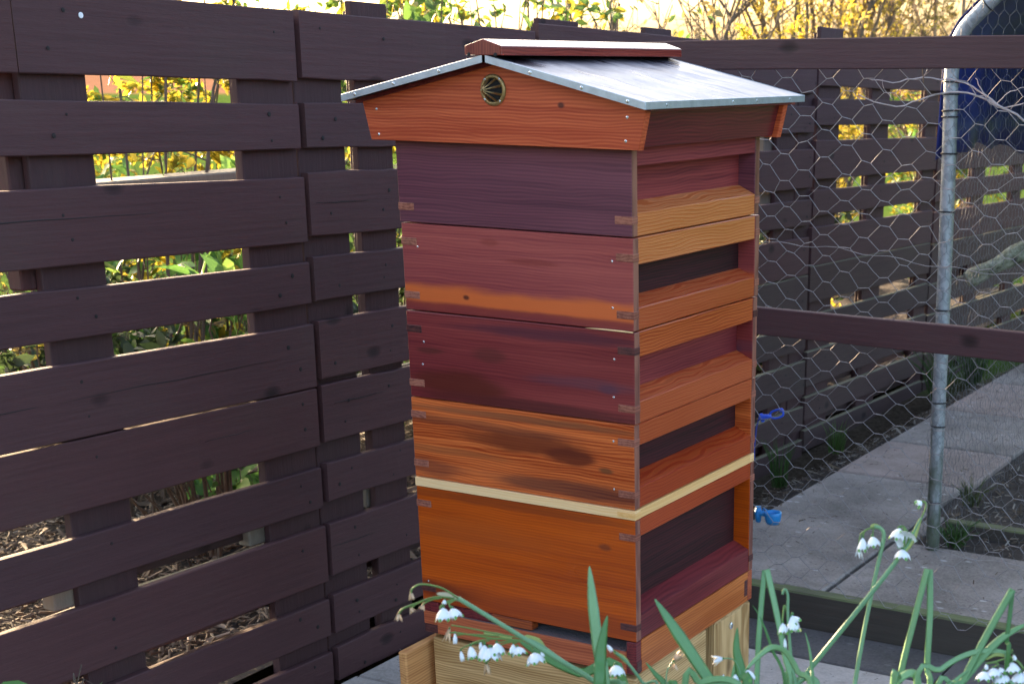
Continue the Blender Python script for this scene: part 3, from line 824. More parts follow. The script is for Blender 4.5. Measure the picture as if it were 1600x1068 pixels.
def hexnet(x0, x1, z0, z1, cw, ch, r1, r2, seed, wob, flatx=True, squeeze=.30, amp=.01):
    """hexagonal wire netting in the xz plane; flatx: twisted strands run along x. Returns MB"""
    rr = random.Random(seed)
    mb = MB()
    ph = [rr.uniform(0, 6.28) for _ in range(10)]
    def disp(x, z):
        u = amp * (.6 * math.sin(x * 5 + ph[0] + 2 * math.sin(z * 3 + ph[1])) + .5 * math.sin(z * 7 + x * 3 + ph[2]) + .3 * math.sin(x * 19 + z * 11 + ph[3]))
        w = amp * (.6 * math.sin(z * 6 + ph[4] + math.sin(x * 4)) + .5 * math.sin(x * 8 - z * 4 + ph[5]) + .3 * math.sin(z * 23 - x * 9 + ph[6]))
        y = amp * 1.1 * (math.sin(x * 6 + ph[7]) * math.sin(z * 5 + ph[8]) + .4 * math.sin(x * 17 + z * 13))
        return u, y, w
    A, B = (x1 - x0, z1 - z0) if flatx else (z1 - z0, x1 - x0)
    nc = int(A / cw) + 1; nr = int(B / ch) + 1
    tw = cw * squeeze / 2      # half length of the twisted part
    def P(a, b):
        a2, b2 = a, b
        x, z = (x0 + a2, z0 + b2) if flatx else (x0 + b2, z0 + a2)
        u, y, w = disp(x, z)
        q = node.get((round(a, 4), round(b, 4)))
        if q is None:
            q = (rr.gauss(0, wob), rr.gauss(0, wob)); node[(round(a, 4), round(b, 4))] = q
        return Vector((x + u + q[0], y, z + w + q[1]))
    node = {}
    segs = []
    for i in range(nc):
        for j in range(nr):
            a = i * cw; b = j * ch + (ch / 2 if i % 2 else 0)
            L = P(a - tw, b); Rr = P(a + tw, b)
            segs.append((L, Rr, 1))
            if i < nc - 1:
                d = ch / 2
                a2 = (i + 1) * cw - tw
                jj = [j] if True else []
                up = b + d; dn = b - d
                hi = (nr - 1) * ch + (ch / 2 if (i + 1) % 2 else 0); lo = (ch / 2 if (i + 1) % 2 else 0)
                if up <= hi + 1e-6: segs.append((Rr, P(a2, up), 0))
                if dn >= lo - 1e-6: segs.append((Rr, P(a2, dn), 0))
    for a, b, t in segs:
        if t:
            m_ = (a + b) / 2
            mb.tube([a, a.lerp(b, .3), a.lerp(b, .7), b], [r1, r2, r2, r1], 5, False)
        else:
            c_ = a.lerp(b, .5) + Vector((rr.gauss(0, wob * .4), 0, rr.gauss(0, wob * .4)))
            mb.tube([a, c_, b], r1, 4, False)
    return mb
nb = hexnet(-.36, 1.60, .105, 1.372, .0530, .0560, .00072, .00112, 3, .0017, True, .44, .012)
# selvedge and line wires
for zz, am in ((.96, .012), (.30, .02)):
    nb.tube([(x, .002, zz + am * math.sin(x * 9) * .5 + .004 * math.sin(x * 40) - .03 * x) for x in np.linspace(-.36, 1.6, 60)], .0009, 4, False)
net = nb.build('chicken_wire', M['wire'], FR, (0, .006, 0))

# ------------------------------------------------------------------ galvanised hoop tunnel with finer wire and blue sheet
TN = thing('tunnel_hoop', 'bent galvanised tube standing in the run with black ties, mossy at its foot', 'pole', (-.055, 1.77, .05))
arc = [(-.010, 0), (-.016, .35), (-.022, .7), (-.030, 1.05), (-.037, 1.26), (-.036, 1.32), (-.026, 1.37), (-.008, 1.405), (.022, 1.436), (.09, 1.50), (.16, 1.556), (.30, 1.64), (.50, 1.71), (.72, 1.73), (.94, 1.70), (1.15, 1.62), (1.30, 1.50), (1.36, 1.38), (1.37, 1.26), (1.36, .6), (1.36, 0)]
def smooth(pts, k=4):
    out = []
    P_ = [Vector(p) for p in pts]
    for i in range(len(P_) - 1):
        p0, p1, p2, p3 = P_[max(i - 1, 0)], P_[i], P_[i + 1], P_[min(i + 2, len(P_) - 1)]
        for q in range(k):
            t = q / k
            out.append(.5 * ((2 * p1) + (-p0 + p2) * t + (2 * p0 - 5 * p1 + 4 * p2 - p3) * t * t + (-p0 + 3 * p1 - 3 * p2 + p3) * t ** 3))
    out.append(P_[-1]); return out
arc3 = smooth([(x, 0, z) for x, z in arc], 4)
mb = MB(); mb.tube(arc3, .0188, 14); mb.build('tube', M['tube'], TN)
# far hoop behind
mb = MB(); mb.tube(arc3, .0188, 10); f2 = mb.build('tube', M['tube'], TN, (0, 2.3, 0))
tie = MB()
def ring(mb, c, t, rad, w=.0014, n=14):
    t = Vector(t).normalized(); a = t.orthogonal().normalized(); b = t.cross(a)
    pts = [Vector(c) + (a * math.cos(q * 2 * math.pi / n) + b * math.sin(q * 2 * math.pi / n)) * rad for q in range(n + 1)]
    mb.tube(pts, w, 5, False)
for z in (.17, .385, .45, .60, .70, .955, 1.10, 1.19, 1.205, 1.245, 1.275):
    x = np.interp(z, [p[1] for p in arc[:5]], [p[0] for p in arc[:5]])
    tie = MB(); ring(tie, (x, 0, z), (.06 * math.sin(z * 40), .05, 1), .0210, .0022); tie.build('tie', M['tie'], TN)
for (x, z) in ((.045, 1.458), (.105, 1.512), (.122, 1.526)):
    tie = MB(); ring(tie, (x, 0, z), (.72, .05, .68), .0208, .0018); tie.build('tie', M['tie'], TN)
fn = hexnet(.0, 1.34, .03, 1.62, .031, .028, .00042, .00058, 9, .0010, False, .5, .006)
# keep the wire under the hoop
fn2 = MB()
def under(p):
    zx = np.interp(p[0], [a[0] for a in arc[4:17]], [a[1] for a in arc[4:17]])
    return p[2] < zx + .01
keep = [under(v) for v in fn.v]
fn2.v = fn.v; fn2.f = [f for f in fn.f if all(keep[i] for i in f)]; fn2.sm = [True] * len(fn2.f)
fn2.build('front_wire', M['wire_fine'], TN, (-.035, -.021, 0))
sn = hexnet(.02, 2.3, .03, 1.38, .031, .030, .00036, .0005, 12, .0012, False, .5, .008)
o = sn.build('side_wire', M['wire_fine'], TN, (-.055, 0, 0)); o.rotation_euler = (0, 0, math.pi / 2)

TP = thing('blue_tarpaulin', 'deep blue tarpaulin draped over the hoops behind the wire at the upper right', 'tarpaulin', (-.055, 1.77, .05))
mb = MB()
sec = [(-.062, 1.085), (-.060, 1.18), (-.059, 1.27), (-.057, 1.33), (-.045, 1.385), (-.022, 1.424), (.012, 1.456), (.082, 1.522), (.15, 1.578)]
ny = 44
rr = random.Random(5)
for j in range(ny + 1):
    y = -.004 + (2.38) * j / ny
    sag = .012 * math.sin(y * 9) + .006 * math.sin(y * 31)
    for i, (x, z) in enumerate(sec):
        e = (1 if i < 3 else .3)
        mb.v.append((x + e * (sag + rr.uniform(-.003, .003)) - .004, y, z + (.02 * math.sin(y * 5) + .010 * math.sin(y * 23) if i == 0 else 0)))
ns = len(sec)
for j in range(ny):
    for i in range(ns - 1):
        a = j * ns + i; mb.f.append((a, a + 1, a + ns + 1, a + ns)); mb.sm.append(True)
o = mb.build('side_sheet', M['blue_tarp'], TP)
md = o.modifiers.new('thick', 'SOLIDIFY'); md.thickness = .0012
mb = MB()
sec = [(.15, 1.578), (.30, 1.664), (.50, 1.732), (.72, 1.752), (.94, 1.722), (1.16, 1.64), (1.32, 1.51), (1.385, 1.39), (1.39, 1.1)]
ns = len(sec)
for j in range(13):
    y = .03 + 2.35 * j / 12
    for i, (x, z) in enumerate(sec): mb.v.append((x, y, z + rr.uniform(-.006, .006)))
for j in range(12):
    for i in range(ns - 1):
        a = j * ns + i; mb.f.append((a, a + 1, a + ns + 1, a + ns)); mb.sm.append(True)
o = mb.build('roof_sheet', M['dark_net'], TP)
md = o.modifiers.new('thick', 'SOLIDIFY'); md.thickness = .0015
mb = MB()   # rear curtain closing the tunnel's upper half
nx = 16
for j in range(8):
    for i in range(nx + 1):
        x = .0 + 1.36 * i / nx
        top = np.interp(x, [a[0] for a in arc[4:17]], [a[1] for a in arc[4:17]]) - .01
        zz = .95 + (top - .95) * j / 7
        mb.v.append((x, 2.31 + .02 * math.sin(x * 14 + j * .4), zz))
for j in range(7):
    for i in range(nx):
        a = j * (nx + 1) + i; mb.f.append((a, a + 1, a + nx + 2, a + nx + 1)); mb.sm.append(True)
mb.build('rear_sheet', M['dark_net'], TP)

# ------------------------------------------------------------------ the beehive: every box lifts off, so each is a thing
G = 'stacked wooden parts of the beehive'
HZ = .36                                     # top of the stand
W = .23
def screw(parent, x, y, z, axis='y', r=.0019):
    mb = MB(); mb.disc((x, y, z), r, 9, axis, .0009); return mb.build('screw', M['steel'], parent)

def hive_box(name, label, z0, h, front, rail_top, rail_bot, panel, tenons, dx=0, dy=0, rot=0, cat='hive box', rh=.042, bh=.037, slope=.014, ten=(.6, .4)):
    root = thing(name, label, cat, (-.23 + dx, .23 + dy, HZ + z0), (0, 0, R(rot)), G)
    e = .0006
    mb = MB(); mb.cbox(-W, W, -W, -W + .017, e, h - e, .0012); mb.build('front_panel', M[front], root)
    mb = MB(); mb.cbox(-W, W, W - .017, W, e, h - e, .0012); mb.build('back_panel', M[front], root)
    for sx in (1, -1):
        def X(a, b_): return (a, b_) if sx > 0 else (-b_, -a)
        # end grain edge strip of the front and back boards seen from the side
        for yy in (-W, W - .017):
            mb = MB(); x0, x1 = X(W - .004, W + .0006); mb.cbox(x0, x1, yy + .0008, yy + .0162, .001, h - .001, .0006); mb.build('end_grain', M['rose_z'], root)
        mb = MB(); x0, x1 = X(.197, W - .0005); mb.cbox(x0, x1, -.2128, .2128, h - e - rh, h - e, .0014); mb.build('top_rail', M[rail_top], root)
        # lower rail with a weathered top
        mb = MB(); xo, xi = sx * (W - .0005), sx * .197
        c = .0014
        prof = [(xi, e), (xo - sx * c, e), (xo, e + c), (xo, bh - c), (xo - sx * c, bh), (xi, bh + slope)]
        for y in (-.2128, .2128):
            for px, pz in prof: mb.v.append((px, y, pz))
        n = len(prof)
        for j in range(n):
            f = (j, (j + 1) % n, n + (j + 1) % n, n + j); mb.f.append(f if sx < 0 else f[::-1]); mb.sm.append(False)
        f1 = tuple(range(n)); f2 = tuple(n + j for j in range(n))[::-1]
        mb.f += [f1 if sx > 0 else f1[::-1], f2 if sx > 0 else f2[::-1]]; mb.sm += [False, False]
        mb.build('bottom_rail', M[rail_bot], root)
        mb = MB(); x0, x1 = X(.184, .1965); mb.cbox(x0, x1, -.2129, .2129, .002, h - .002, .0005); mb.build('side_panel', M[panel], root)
        # upright inner returns at both ends of the recess
        for yy in (-.2127, .2127 - .006):
            pass
        for q, zc in enumerate((h - .031, .026)):
            if q == 0 and front == 's1': continue
            for ys, mt in ((-1, tenons[q]), (1, tenons[q])):
                mb = MB(); x0, x1 = X(.1985, W + .0012)
                y0, y1 = (-W - .0009, -W + .0165) if ys < 0 else (W - .0165, W + .0009)
                mb.cbox(x0, x1, y0, y1, zc - .0062, zc + .0062, .0005); mb.build('tenon', M[mt], root)
    return root

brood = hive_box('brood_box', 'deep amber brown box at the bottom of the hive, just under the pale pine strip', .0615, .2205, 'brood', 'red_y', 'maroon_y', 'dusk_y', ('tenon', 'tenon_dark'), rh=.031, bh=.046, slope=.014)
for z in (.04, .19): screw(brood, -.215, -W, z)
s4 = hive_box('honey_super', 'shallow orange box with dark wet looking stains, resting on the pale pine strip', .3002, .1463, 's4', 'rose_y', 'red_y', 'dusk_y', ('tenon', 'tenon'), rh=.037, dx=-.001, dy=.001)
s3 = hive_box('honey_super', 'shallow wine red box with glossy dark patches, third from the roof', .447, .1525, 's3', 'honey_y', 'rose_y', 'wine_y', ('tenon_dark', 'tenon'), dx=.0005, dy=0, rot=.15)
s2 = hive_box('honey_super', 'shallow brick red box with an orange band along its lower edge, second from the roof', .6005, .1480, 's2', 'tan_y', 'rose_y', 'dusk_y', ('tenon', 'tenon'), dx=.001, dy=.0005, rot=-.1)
s1 = hive_box('honey_super', 'shallow dark plum coloured box directly beneath the roof', .7495, .1395, 's1', 'wine_y', 'tan_y', 'wine_y', ('tenon', 'tenon'), rh=.031, dx=-.0005, dy=.0)  # dark wine top rail carries the shade under the roof in its colour
for x, z in ((-.197, .109), (.191, .11), (.191, .036)): screw(s2, x, -W, z)
for x, z in ((.192, .106), (.19, .043), (-.2, .06), (-.195, .1)): screw(s3, x, -W, z)
for x, z in ((.19, .115), (.19, .032)): screw(s4, x, -W, z)

# thin pine strip between the brood box and the supers, its outer edge showing
eke = thing('spacer_frame', 'thin pale pine strip sandwiched between the amber box and the stained orange box', 'spacer frame', (-.23, .23, HZ + .2825), (0, 0, 0), G)
for nm, b6, mt in (('front_strip', (-W - .001, W + .001, -W - .0015, -W + .018), 'pine_x'), ('back_strip', (-W, W, W - .018, W), 'pine_x'),
                   ('side_strip', (W - .02, W + .0004, -W + .0183, W - .0183), 'pine_y'), ('side_strip', (-W, -W + .02, -W + .0183, W - .0183), 'pine_y')):
    mb = MB(); mb.cbox(*b6, .0004, .0168, .0008); mb.build(nm, M[mt], eke)
mb = MB(); mb.cbox(.196, W + .0018, -W - .0022, -W + .0165, .0035, .0125, .0004); mb.build('joint_key', M['pine_y'], eke)
# torn sliver of pale wood under the second box
mb = MB(); mb.tube([(-.09, -.0012, 0), (-.06, -.0018, .0006), (-.02, -.0018, .0004), (.0, -.0014, 0)], [.0004, .0013, .0016, .0012], 5)
sl = mb.build('wax_sliver', M['pine_x'], None, (0, -.0002, HZ + .6002)); tag(sl, 'short pale sliver in the seam beneath the box with the orange band', 'wax sliver')

# floor
fl = thing('hive_floor', 'shallow orange brown floor tray with a mesh covered entrance slot, lowest piece of the hive', 'hive floor', (-.23, .23, HZ), (0, 0, 0), G)
mb = MB(); mb.cbox(-W + .03, W - .020, -W - .001, -W + .018, -.001, .041, .0012); mb.build('front_bar', M['floor_front'], fl)
mb = MB(); mb.cbox(-W, -W + .0298, -W - .001, -W + .018, .016, .041, .0010); mb.build('finger_joint', M['floor_front'], fl)
mb = MB(); mb.cbox(-W, -W + .0298, -W, -W + .018, -.001, .0155, .0010); mb.build('finger_joint', M['tenon_dark'], fl)
mb = MB(); mb.cbox(-W, -W + .034, -W, -W + .018, .0414, .0608, .0010); mb.build('cheek_block', M['maroon_y'], fl)
mb = MB(); mb.cbox(W - .0198, W - .0005, -W - .0005, -W + .018, .0, .0608, .0010); mb.build('cheek_block', M['maroon_y'], fl)
mb = MB(); mb.cbox(-W, W, W - .018, W, -.001, .0608, .0012); mb.build('rear_bar', M['floor_front'], fl)
for sx in (1, -1):
    x0, x1 = (W - .018, W) if sx > 0 else (-W, -W + .018)
    mb = MB(); mb.cbox(x0, x1, -W + .0185, W - .0185, -.001, .0608, .0012); mb.build('side_bar', M['floor_side'], fl)
    x0, x1 = (W - .012, W + .0006) if sx > 0 else (-W - .0006, -W + .012)
    mb = MB(); mb.cbox(x0, x1, -W + .0015, -W + .0182, .002, .024, .0006); mb.build('finger_joint', M['tenon_dark'], fl)
    mb = MB(); mb.cbox(x0, x1, W - .034, W - .02, .012, .046, .0006); mb.build('finger_joint', M['tenon_dark'], fl)
mb = MB(); mb.cbox(-W + .0345, -.0755, -W + .004, -W + .022, .0415, .0606, .001); mb.build('entrance_block', M['maroon_y'], fl)
mb = MB(); mb.cbox(-.075, .013, -W - .0002, -W + .02, .0445, .0612, .001); mb.build('entrance_block', M['brood_block'], fl)
mb = MB(); mb.box(-W + .02, W - .02, -W + .024, W - .02, .018, .021); mb.build('tray', M['black'], fl); mb = MB(); mb.box(-W + .02, W - .02, -W + .0195, -W + .0235, .0, .030); mb.build('bar_back', M['black'], fl)
mm = MB()
x = -W + .03
while x < W - .022:
    mm.tube([(x, -W + .0005, .0418), (x + .001, -W + .07, .0412)], .0007, 4, False); x += .0052
for k in range(14):
    mm.tube([(-W + .03, -W + .001 + k * .0050, .0422), (W - .022, -W + .001 + k * .0050, .0422)], .0007, 4, False)
mm.build('wire_mesh', M['mesh_metal'], fl)

# roof: gabled, galvanised sheet over cedar
rf = thing('hive_roof', 'gabled wooden roof clad in shiny galvanised sheet with a round brass vent', 'hive roof', (-.23, .23, HZ), (0, 0, 0), G)
def gable(y0, y1, mat):
    prof = [(-.258, .884), (.258, .884), (.272, .944), (.0, 1.0065), (-.272, .944)]
    mb = MB(); c = .0012
    for y, k in ((y0, 1 - .004), (y0 + c, 1), (y1 - c, 1), (y1, 1 - .004)):
        for px, pz in prof: mb.v.append((px * k, y, .93 + (pz - .93) * (1 - (1 - k) * 4)))
    n = 5
    for a in range(3):
        for j in range(n): mb.f.append((a * n + j, a * n + (j + 1) % n, (a + 1) * n + (j + 1) % n, (a + 1) * n + j)[::-1]); mb.sm.append(False)
    mb.f.append(tuple(range(n))); mb.f.append(tuple(3 * n + j for j in range(n))[::-1]); mb.sm += [False, False]
    return mb
gm = gable(-.258, -.241, 0)
gb_ = gm.v; o = MB(); o.v = [(x, y, z - .884) for x, y, z in gm.v]; o.f = gm.f; o.sm = gm.sm
o.build('gable_board', M['gable'], rf, (0, 0, .884))
gm = gable(.241, .258, 0); o = MB(); o.v = [(x, y, z - .884) for x, y, z in gm.v]; o.f = gm.f; o.sm = gm.sm
o.build('gable_board', M['gable_back'], rf, (0, 0, .884))
for sx in (1, -1):
    mb = MB()
    prof = [(.2345, .887), (.2485, .887), (.2625, .943), (.2485, .943)]
    for y in (-.2405, .2405):
        for px, pz in prof: mb.v.append((sx * px, y, pz))
    for j in range(4):
        f = (j, (j + 1) % 4, 4 + (j + 1) % 4, 4 + j); mb.f.append(f if sx < 0 else f[::-1]); mb.sm.append(False)
    f1, f2 = (0, 1, 2, 3), (7, 6, 5, 4); mb.f += [f1 if sx > 0 else f1[::-1], f2 if sx > 0 else f2[::-1]]; mb.sm += [False, False]
    mb.build('side_board', M['maroon_y'], rf)
# boards under the sheet
for sx in (1, -1):
    mb = MB()
    pr = [(.0, 1.005), (.283, .9410), (.283, .9475), (.0, 1.0125)]
    for y in (-.262, .262):
        for px, pz in pr: mb.v.append((sx * px, y, pz))
    for j in range(4):
        f = (j, (j + 1) % 4, 4 + (j + 1) % 4, 4 + j); mb.f.append(f if sx < 0 else f[::-1]); mb.sm.append(False)
    f1, f2 = (0, 1, 2, 3), (7, 6, 5, 4); mb.f += [f1 if sx > 0 else f1[::-1], f2 if sx > 0 else f2[::-1]]; mb.sm += [False, False]
    mb.build('roof_deck', M['maroon_y'], rf)
# sheet: subdivided so that it can dent a little
for sx in (1, -1):
    mb = MB(); nx, ny = 18, 30
    Y0, Y1 = -.289, .289
    rr = random.Random(3)
    for j in range(ny + 1):
        y = Y0 + (Y1 - Y0) * j / ny
        for i in range(nx + 1):
            u = i / nx; x = .001 + .287 * u
            z = 1.019 - (1.019 - .9555) * u
            e = min(1, 4 * u * (1 - u)) * min(1, 12 * (j / ny) * (1 - j / ny))
            z += e * (.0009 * math.sin(y * 30 + x * 14) + .0007 * math.sin(x * 60 + y * 9) + .0005 * math.sin(y * 75 - x * 30))
            mb.v.append((sx * x, y, z))
    for j in range(ny):
        for i in range(nx):
            a = j * (nx + 1) + i; f = (a, a + 1, a + nx + 2, a + nx + 1); mb.f.append(f if sx > 0 else f[::-1]); mb.sm.append(True)
    mb.build('metal_sheet', M['sheet'], rf)
    # folded edges: front, back, eave
    t = .0012
    for y in (-.289, .289):
        s_ = -1 if y < 0 else 1
        mb = MB()
        for (x, z) in ((.003, 1.0186), (.2885, .9553)):
            for dy, dz in ((0, .0008), (s_ * .0016, 0), (s_ * .0016, -.0105), (-s_ * .0002, -.0105)):
                mb.v.append((sx * x, y + dy, z + dz))
        for j in range(4): mb.f.append((j, (j + 1) % 4, 4 + (j + 1) % 4, 4 + j)); mb.sm.append(False)
        mb.f += [(0, 1, 2, 3), (7, 6, 5, 4)]; mb.sm += [False, False]
        mb.build('folded_edge', M['sheet_edge'], rf)
    mb = MB(); x0, x1 = (.2878, .2896) if sx > 0 else (-.2896, -.2878)
    mb.cbox(x0, x1, -.2895, .2895, .9448, .9562, .0005); mb.build('folded_edge', M['sheet_edge'], rf)
    for y in (-.225, .0, .09, .225):
        mb = MB(); mb.disc((sx * .2896 if sx > 0 else -.2905, y, .9508), .0022, 8, 'x', .0009); mb.build('screw', M['steel'], rf)
    for u in (.3, .62, .9):
        screw(rf, sx * .288 * u, -.2906, 1.0134 - .0636 * u, r=.0028)
# ridge cap
mb = MB()
prof = [(-.035, 1.0185), (.035, 1.0185), (.0345, 1.0325), (.0, 1.0425), (-.0345, 1.0325)]
for y in (-.291, .292):
    for px, pz in prof: mb.v.append((px, y, pz))
for j in range(5): mb.f.append((j, (j + 1) % 5, 5 + (j + 1) % 5, 5 + j)[::-1]); mb.sm.append(False)
mb.f += [(0, 1, 2, 3, 4), (9, 8, 7, 6, 5)]; mb.sm += [False, False]
cap = mb.build('ridge_cap', M['cap'], rf)
bv = cap.modifiers.new('ease', 'BEVEL'); bv.width = .0014; bv.segments = 2; bv.limit_method = 'ANGLE'; bv.angle_limit = .2
mb = MB()
for j, (px, pz) in enumerate(prof): mb.v.append((px * .93, -.2918, 1.0300 + (pz - 1.030) * .9))
for j, (px, pz) in enumerate(prof): mb.v.append((px * .93, -.2905, 1.0300 + (pz - 1.030) * .9))
for j in range(5): mb.f.append((j, (j + 1) % 5, 5 + (j + 1) % 5, 5 + j)[::-1]); mb.sm.append(False)
mb.f.append((0, 1, 2, 3, 4)); mb.sm.append(False)
mb.build('end_grain', M['cap_end'], rf)
mb = MB()
for x in (-.026, .024):
    mb.disc((x, -.292, 1.0195), .0032, 10, 'y', .001)
mb.build('screw_hole', M['black'], rf)
# brass cone vent
mb = MB()
cx, cz, yv = -.006, .967, -.2582
n = 32
for (rad, dy) in ((.0243, 0), (.0243, -.0012), (.0225, -.0030), (.0192, -.0034), (.0178, -.0022), (.0178, .0)):
    for j in range(n):
        th = 2 * math.pi * j / n; mb.v.append((cx + rad * math.cos(th), yv + dy, cz + rad * math.sin(th)))
for a in range(5):
    for j in range(n): mb.f.append((a * n + j, a * n + (j + 1) % n, (a + 1) * n + (j + 1) % n, (a + 1) * n + j)); mb.sm.append(True)
vent = mb.build('vent', M['brass'], rf)
mb = MB(); mb.disc((cx, yv + .0004, cz), .018, 24, 'y', .0004); mb.build('vent_opening', M['black'], vent)
apex = (cx - .002, yv - .030, cz)
for k in range(8):
    th = 2 * math.pi * (k + .5) / 8
    b0 = (cx + .0182 * math.cos(th), yv - .0015, cz + .0182 * math.sin(th))
    mb = MB(); mb.tube([b0, apex], [.0021, .0007], 6, True, True); mb.build('vent_rib', M['brass'], vent)
mb = MB(); mb.tube([(apex[0], apex[1] + .004, apex[2]), (apex[0], apex[1] - .002, apex[2])], [.0030, .0012], 8); mb.build('vent_tip', M['brass'], vent)
for th in (.9, 2.3, 3.9, 5.4):
    mb = MB(); mb.disc((cx + .0212 * math.cos(th), yv - .0030, cz + .0212 * math.sin(th)), .0018, 8, 'y', .0008); mb.build('screw', M['steel'], vent)
for x, z in ((-.243, .933), (-.241, .893), (.239, .932), (.236, .897)): screw(rf, x, -.258, z, r=.0023)

for ch in rf.children: ch.location.z -= .884
rf.location.z += .884

# ------------------------------------------------------------------ stand of rough pallet timber
st = thing('hive_stand', 'rough pale pallet timber stand beneath the beehive', 'stand', (-.23, .23, 0))
def sp(name, mat, a, c=.0025):
    mb = MB(); mb.cbox(*a, c); return mb.build(name, M[mat], st)
sp('front_board', 'pal_x', (-.214, .2265, -.229, -.211, .238, .350))
sp('front_board', 'pal_x', (-.214, .2265, -.2285, -.2105, .110, .234))
sp('side_plank', 'pal_warm', (-.247, -.2285, -.292, .20, .205, .336))
sp('side_plank', 'pal_warm', (-.246, -.2285, -.289, .20, .070, .201))
sp('side_board', 'pal_y', (.208, .2262, -.208, .042, .215, .3555))
sp('side_board', 'pal_y', (.2078, .226, -.208, .042, .07, .211))
sp('corner_post', 'pal_z', (.185, .2275, .078, .2305, .0, .3545), .004)
sp('corner_post', 'pal_z', (.15, .2075, -.208, -.15, .0, .356), .004)
sp('corner_post', 'pal_z', (-.225, -.17, -.208, -.15, .0, .352), .004)
sp('corner_post', 'pal_z', (-.225, -.17, .17, .228, .0, .356), .004)
sp('rear_board', 'pal_x', (-.168, .183, .205, .2235, .2, .352))
sp('bearer', 'pal_y', (-.03, .03, -.206, .203, .28, .3565))
for y, z in ((.141, .330), (.108, .231), (.2, .12)):
    mb = MB(); mb.disc((.2278, y, z), .0075, 8, 'x', .004); mb.build('bolt', M['steel'], st)

# ------------------------------------------------------------------ vegetation
def unit(v): return v / np.linalg.norm(v, axis=-1, keepdims=True)

def shrub(name, label, cat, loc, rx, ry, h, nst, nl, leaf, lsize, mat, bark='bark', proto=LEAF_BROAD, z0=.1, spread=.35, group=None, seed=0, bare=.15, clump=9, stem_r=.0075, up=.4, lmat2=None, frac2=.3, wide=1.0):
    """stems from the base, side twigs, leaves in clumps along the twigs"""
    global nrg
    r = np.random.default_rng(seed); nrg = r
    root = thing(name, label, cat, loc, (0, 0, 0), group)
    mb = MB(); tips = []
    for k in range(nst):
        a = r.uniform(0, 2 * math.pi); q = math.sqrt(r.uniform(0, 1))
        bx, by = .25 * rx * q * math.cos(a), .25 * ry * q * math.sin(a)
        tx, ty = rx * q * math.cos(a + r.normal(0, .3)), ry * q * math.sin(a + r.normal(0, .3))
        hh = h * r.uniform(.6, 1.0)
        pts = []
        for i in range(7):
            t = i / 6
            pts.append((bx + (tx - bx) * t ** 1.3 + r.normal(0, .02) * t, by + (ty - by) * t ** 1.3 + r.normal(0, .02) * t, hh * t))
        rad = stem_r * r.uniform(.5, 1.2)
        mb.tube(pts, [rad * (1 - .75 * i / 6) for i in range(7)], 5, False)
        P_ = np.array(pts)
        for j in range(int(clump)):
            t = r.uniform(bare, 1.0); i = min(int(t * 6), 5); f = t * 6 - i
            p = P_[i] * (1 - f) + P_[i + 1] * f
            d = unit(np.array([r.normal(), r.normal(), r.normal() * .6 + up]))
            L = spread * r.uniform(.3, 1.0) * (1.1 - .5 * t)
            mid = p + d * L * .5 + np.array([0, 0, .03 * r.normal()])
            e = p + d * L
            mb.tube([p, mid, e], [rad * .35, rad * .25, rad * .12], 4, False)
            tips.append((p, e, d))
    mb.build('stems', M[bark], root)
    per = max(1, nl // len(tips))
    Ps, Ds = [], []
    for p, e, d in tips:
        t = r.uniform(.15, 1.05, per)[:, None]
        Ps.append(p + (e - p) * t + r.normal(0, leaf * .3, (per, 3)))
        Ds.append(unit(d + r.normal(0, .75, (per, 3))))
    Ps = np.concatenate(Ps); Ds = np.concatenate(Ds)
    ok = Ps[:, 2] > .01
    Ps, Ds = Ps[ok], Ds[ok]
    S = lsize * r.uniform(.6, 1.15, len(Ps))
    tone = np.clip(r.normal(.5, .25, len(Ps)), 0, 1)
    if lmat2:
        sel = r.random(len(Ps)) < frac2
        V, T, A = scatter(proto, Ps[~sel], Ds[~sel], S[~sel], tone=tone[~sel], wide=wide); tri_mesh('foliage', V, T, M[mat], A, root)
        V, T, A = scatter(proto, Ps[sel], Ds[sel], S[sel] * .8, tone=tone[sel], wide=wide); tri_mesh('blossom', V, T, M[lmat2], A, root)
    else:
        V, T, A = scatter(proto, Ps, Ds, S, tone=tone, wide=wide); tri_mesh('foliage', V, T, M[mat], A, root)
    return root

SG = 'shrubs growing beyond the pallet fence'
shrub('forsythia_shrub', 'yellow flowering shrub glowing through the top gaps of the leftmost fence panel', 'shrub', (-3.1, 2.0, 0), .8, .8, 1.85, 16, 11000, .03, .045, 'leaf_yellow', 'bark', LEAF_BROAD, seed=21, group=SG, lmat2='leaf_green', frac2=.35, spread=.4, stem_r=.007, clump=14)
shrub('laurel_shrub', 'broad leaved green shrub showing in the second gap of the leftmost fence panel', 'shrub', (-2.35, 1.38, 0), .45, .40, 1.15, 10, 700, .05, .095, 'leaf_fresh', seed=22, group=SG, lmat2='leaf_yellow', frac2=.25, bare=.5)
shrub('dry_shrub', 'brownish tangled shrub behind the second gap near the first upright', 'shrub', (-2.5, 1.0, 0), .5, .35, 1.2, 12, 900, .03, .04, 'leaf_olive', seed=23, group=SG, spread=.25, bare=.3, lmat2='leaf_gold', frac2=.4)
shrub('hedge_shrub', 'leafy shrub rising above the fence at the top left, with sky showing through', 'shrub', (-2.6, 2.6, 0), .75, .8, 2.1, 18, 2600, .05, .075, 'leaf_green', seed=24, group=SG, lmat2='leaf_yellow', frac2=.3, bare=.35, spread=.35)
shrub('hedge_shrub', 'shrub with upright brown stems and yellow green leaves above the fence behind the roof ridge', 'shrub', (-2.7, 3.7, 0), .7, .8, 2.2, 20, 2600, .05, .07, 'leaf_green', 'bark', seed=25, group=SG, lmat2='leaf_yellow', frac2=.35, bare=.3, spread=.33, stem_r=.011)
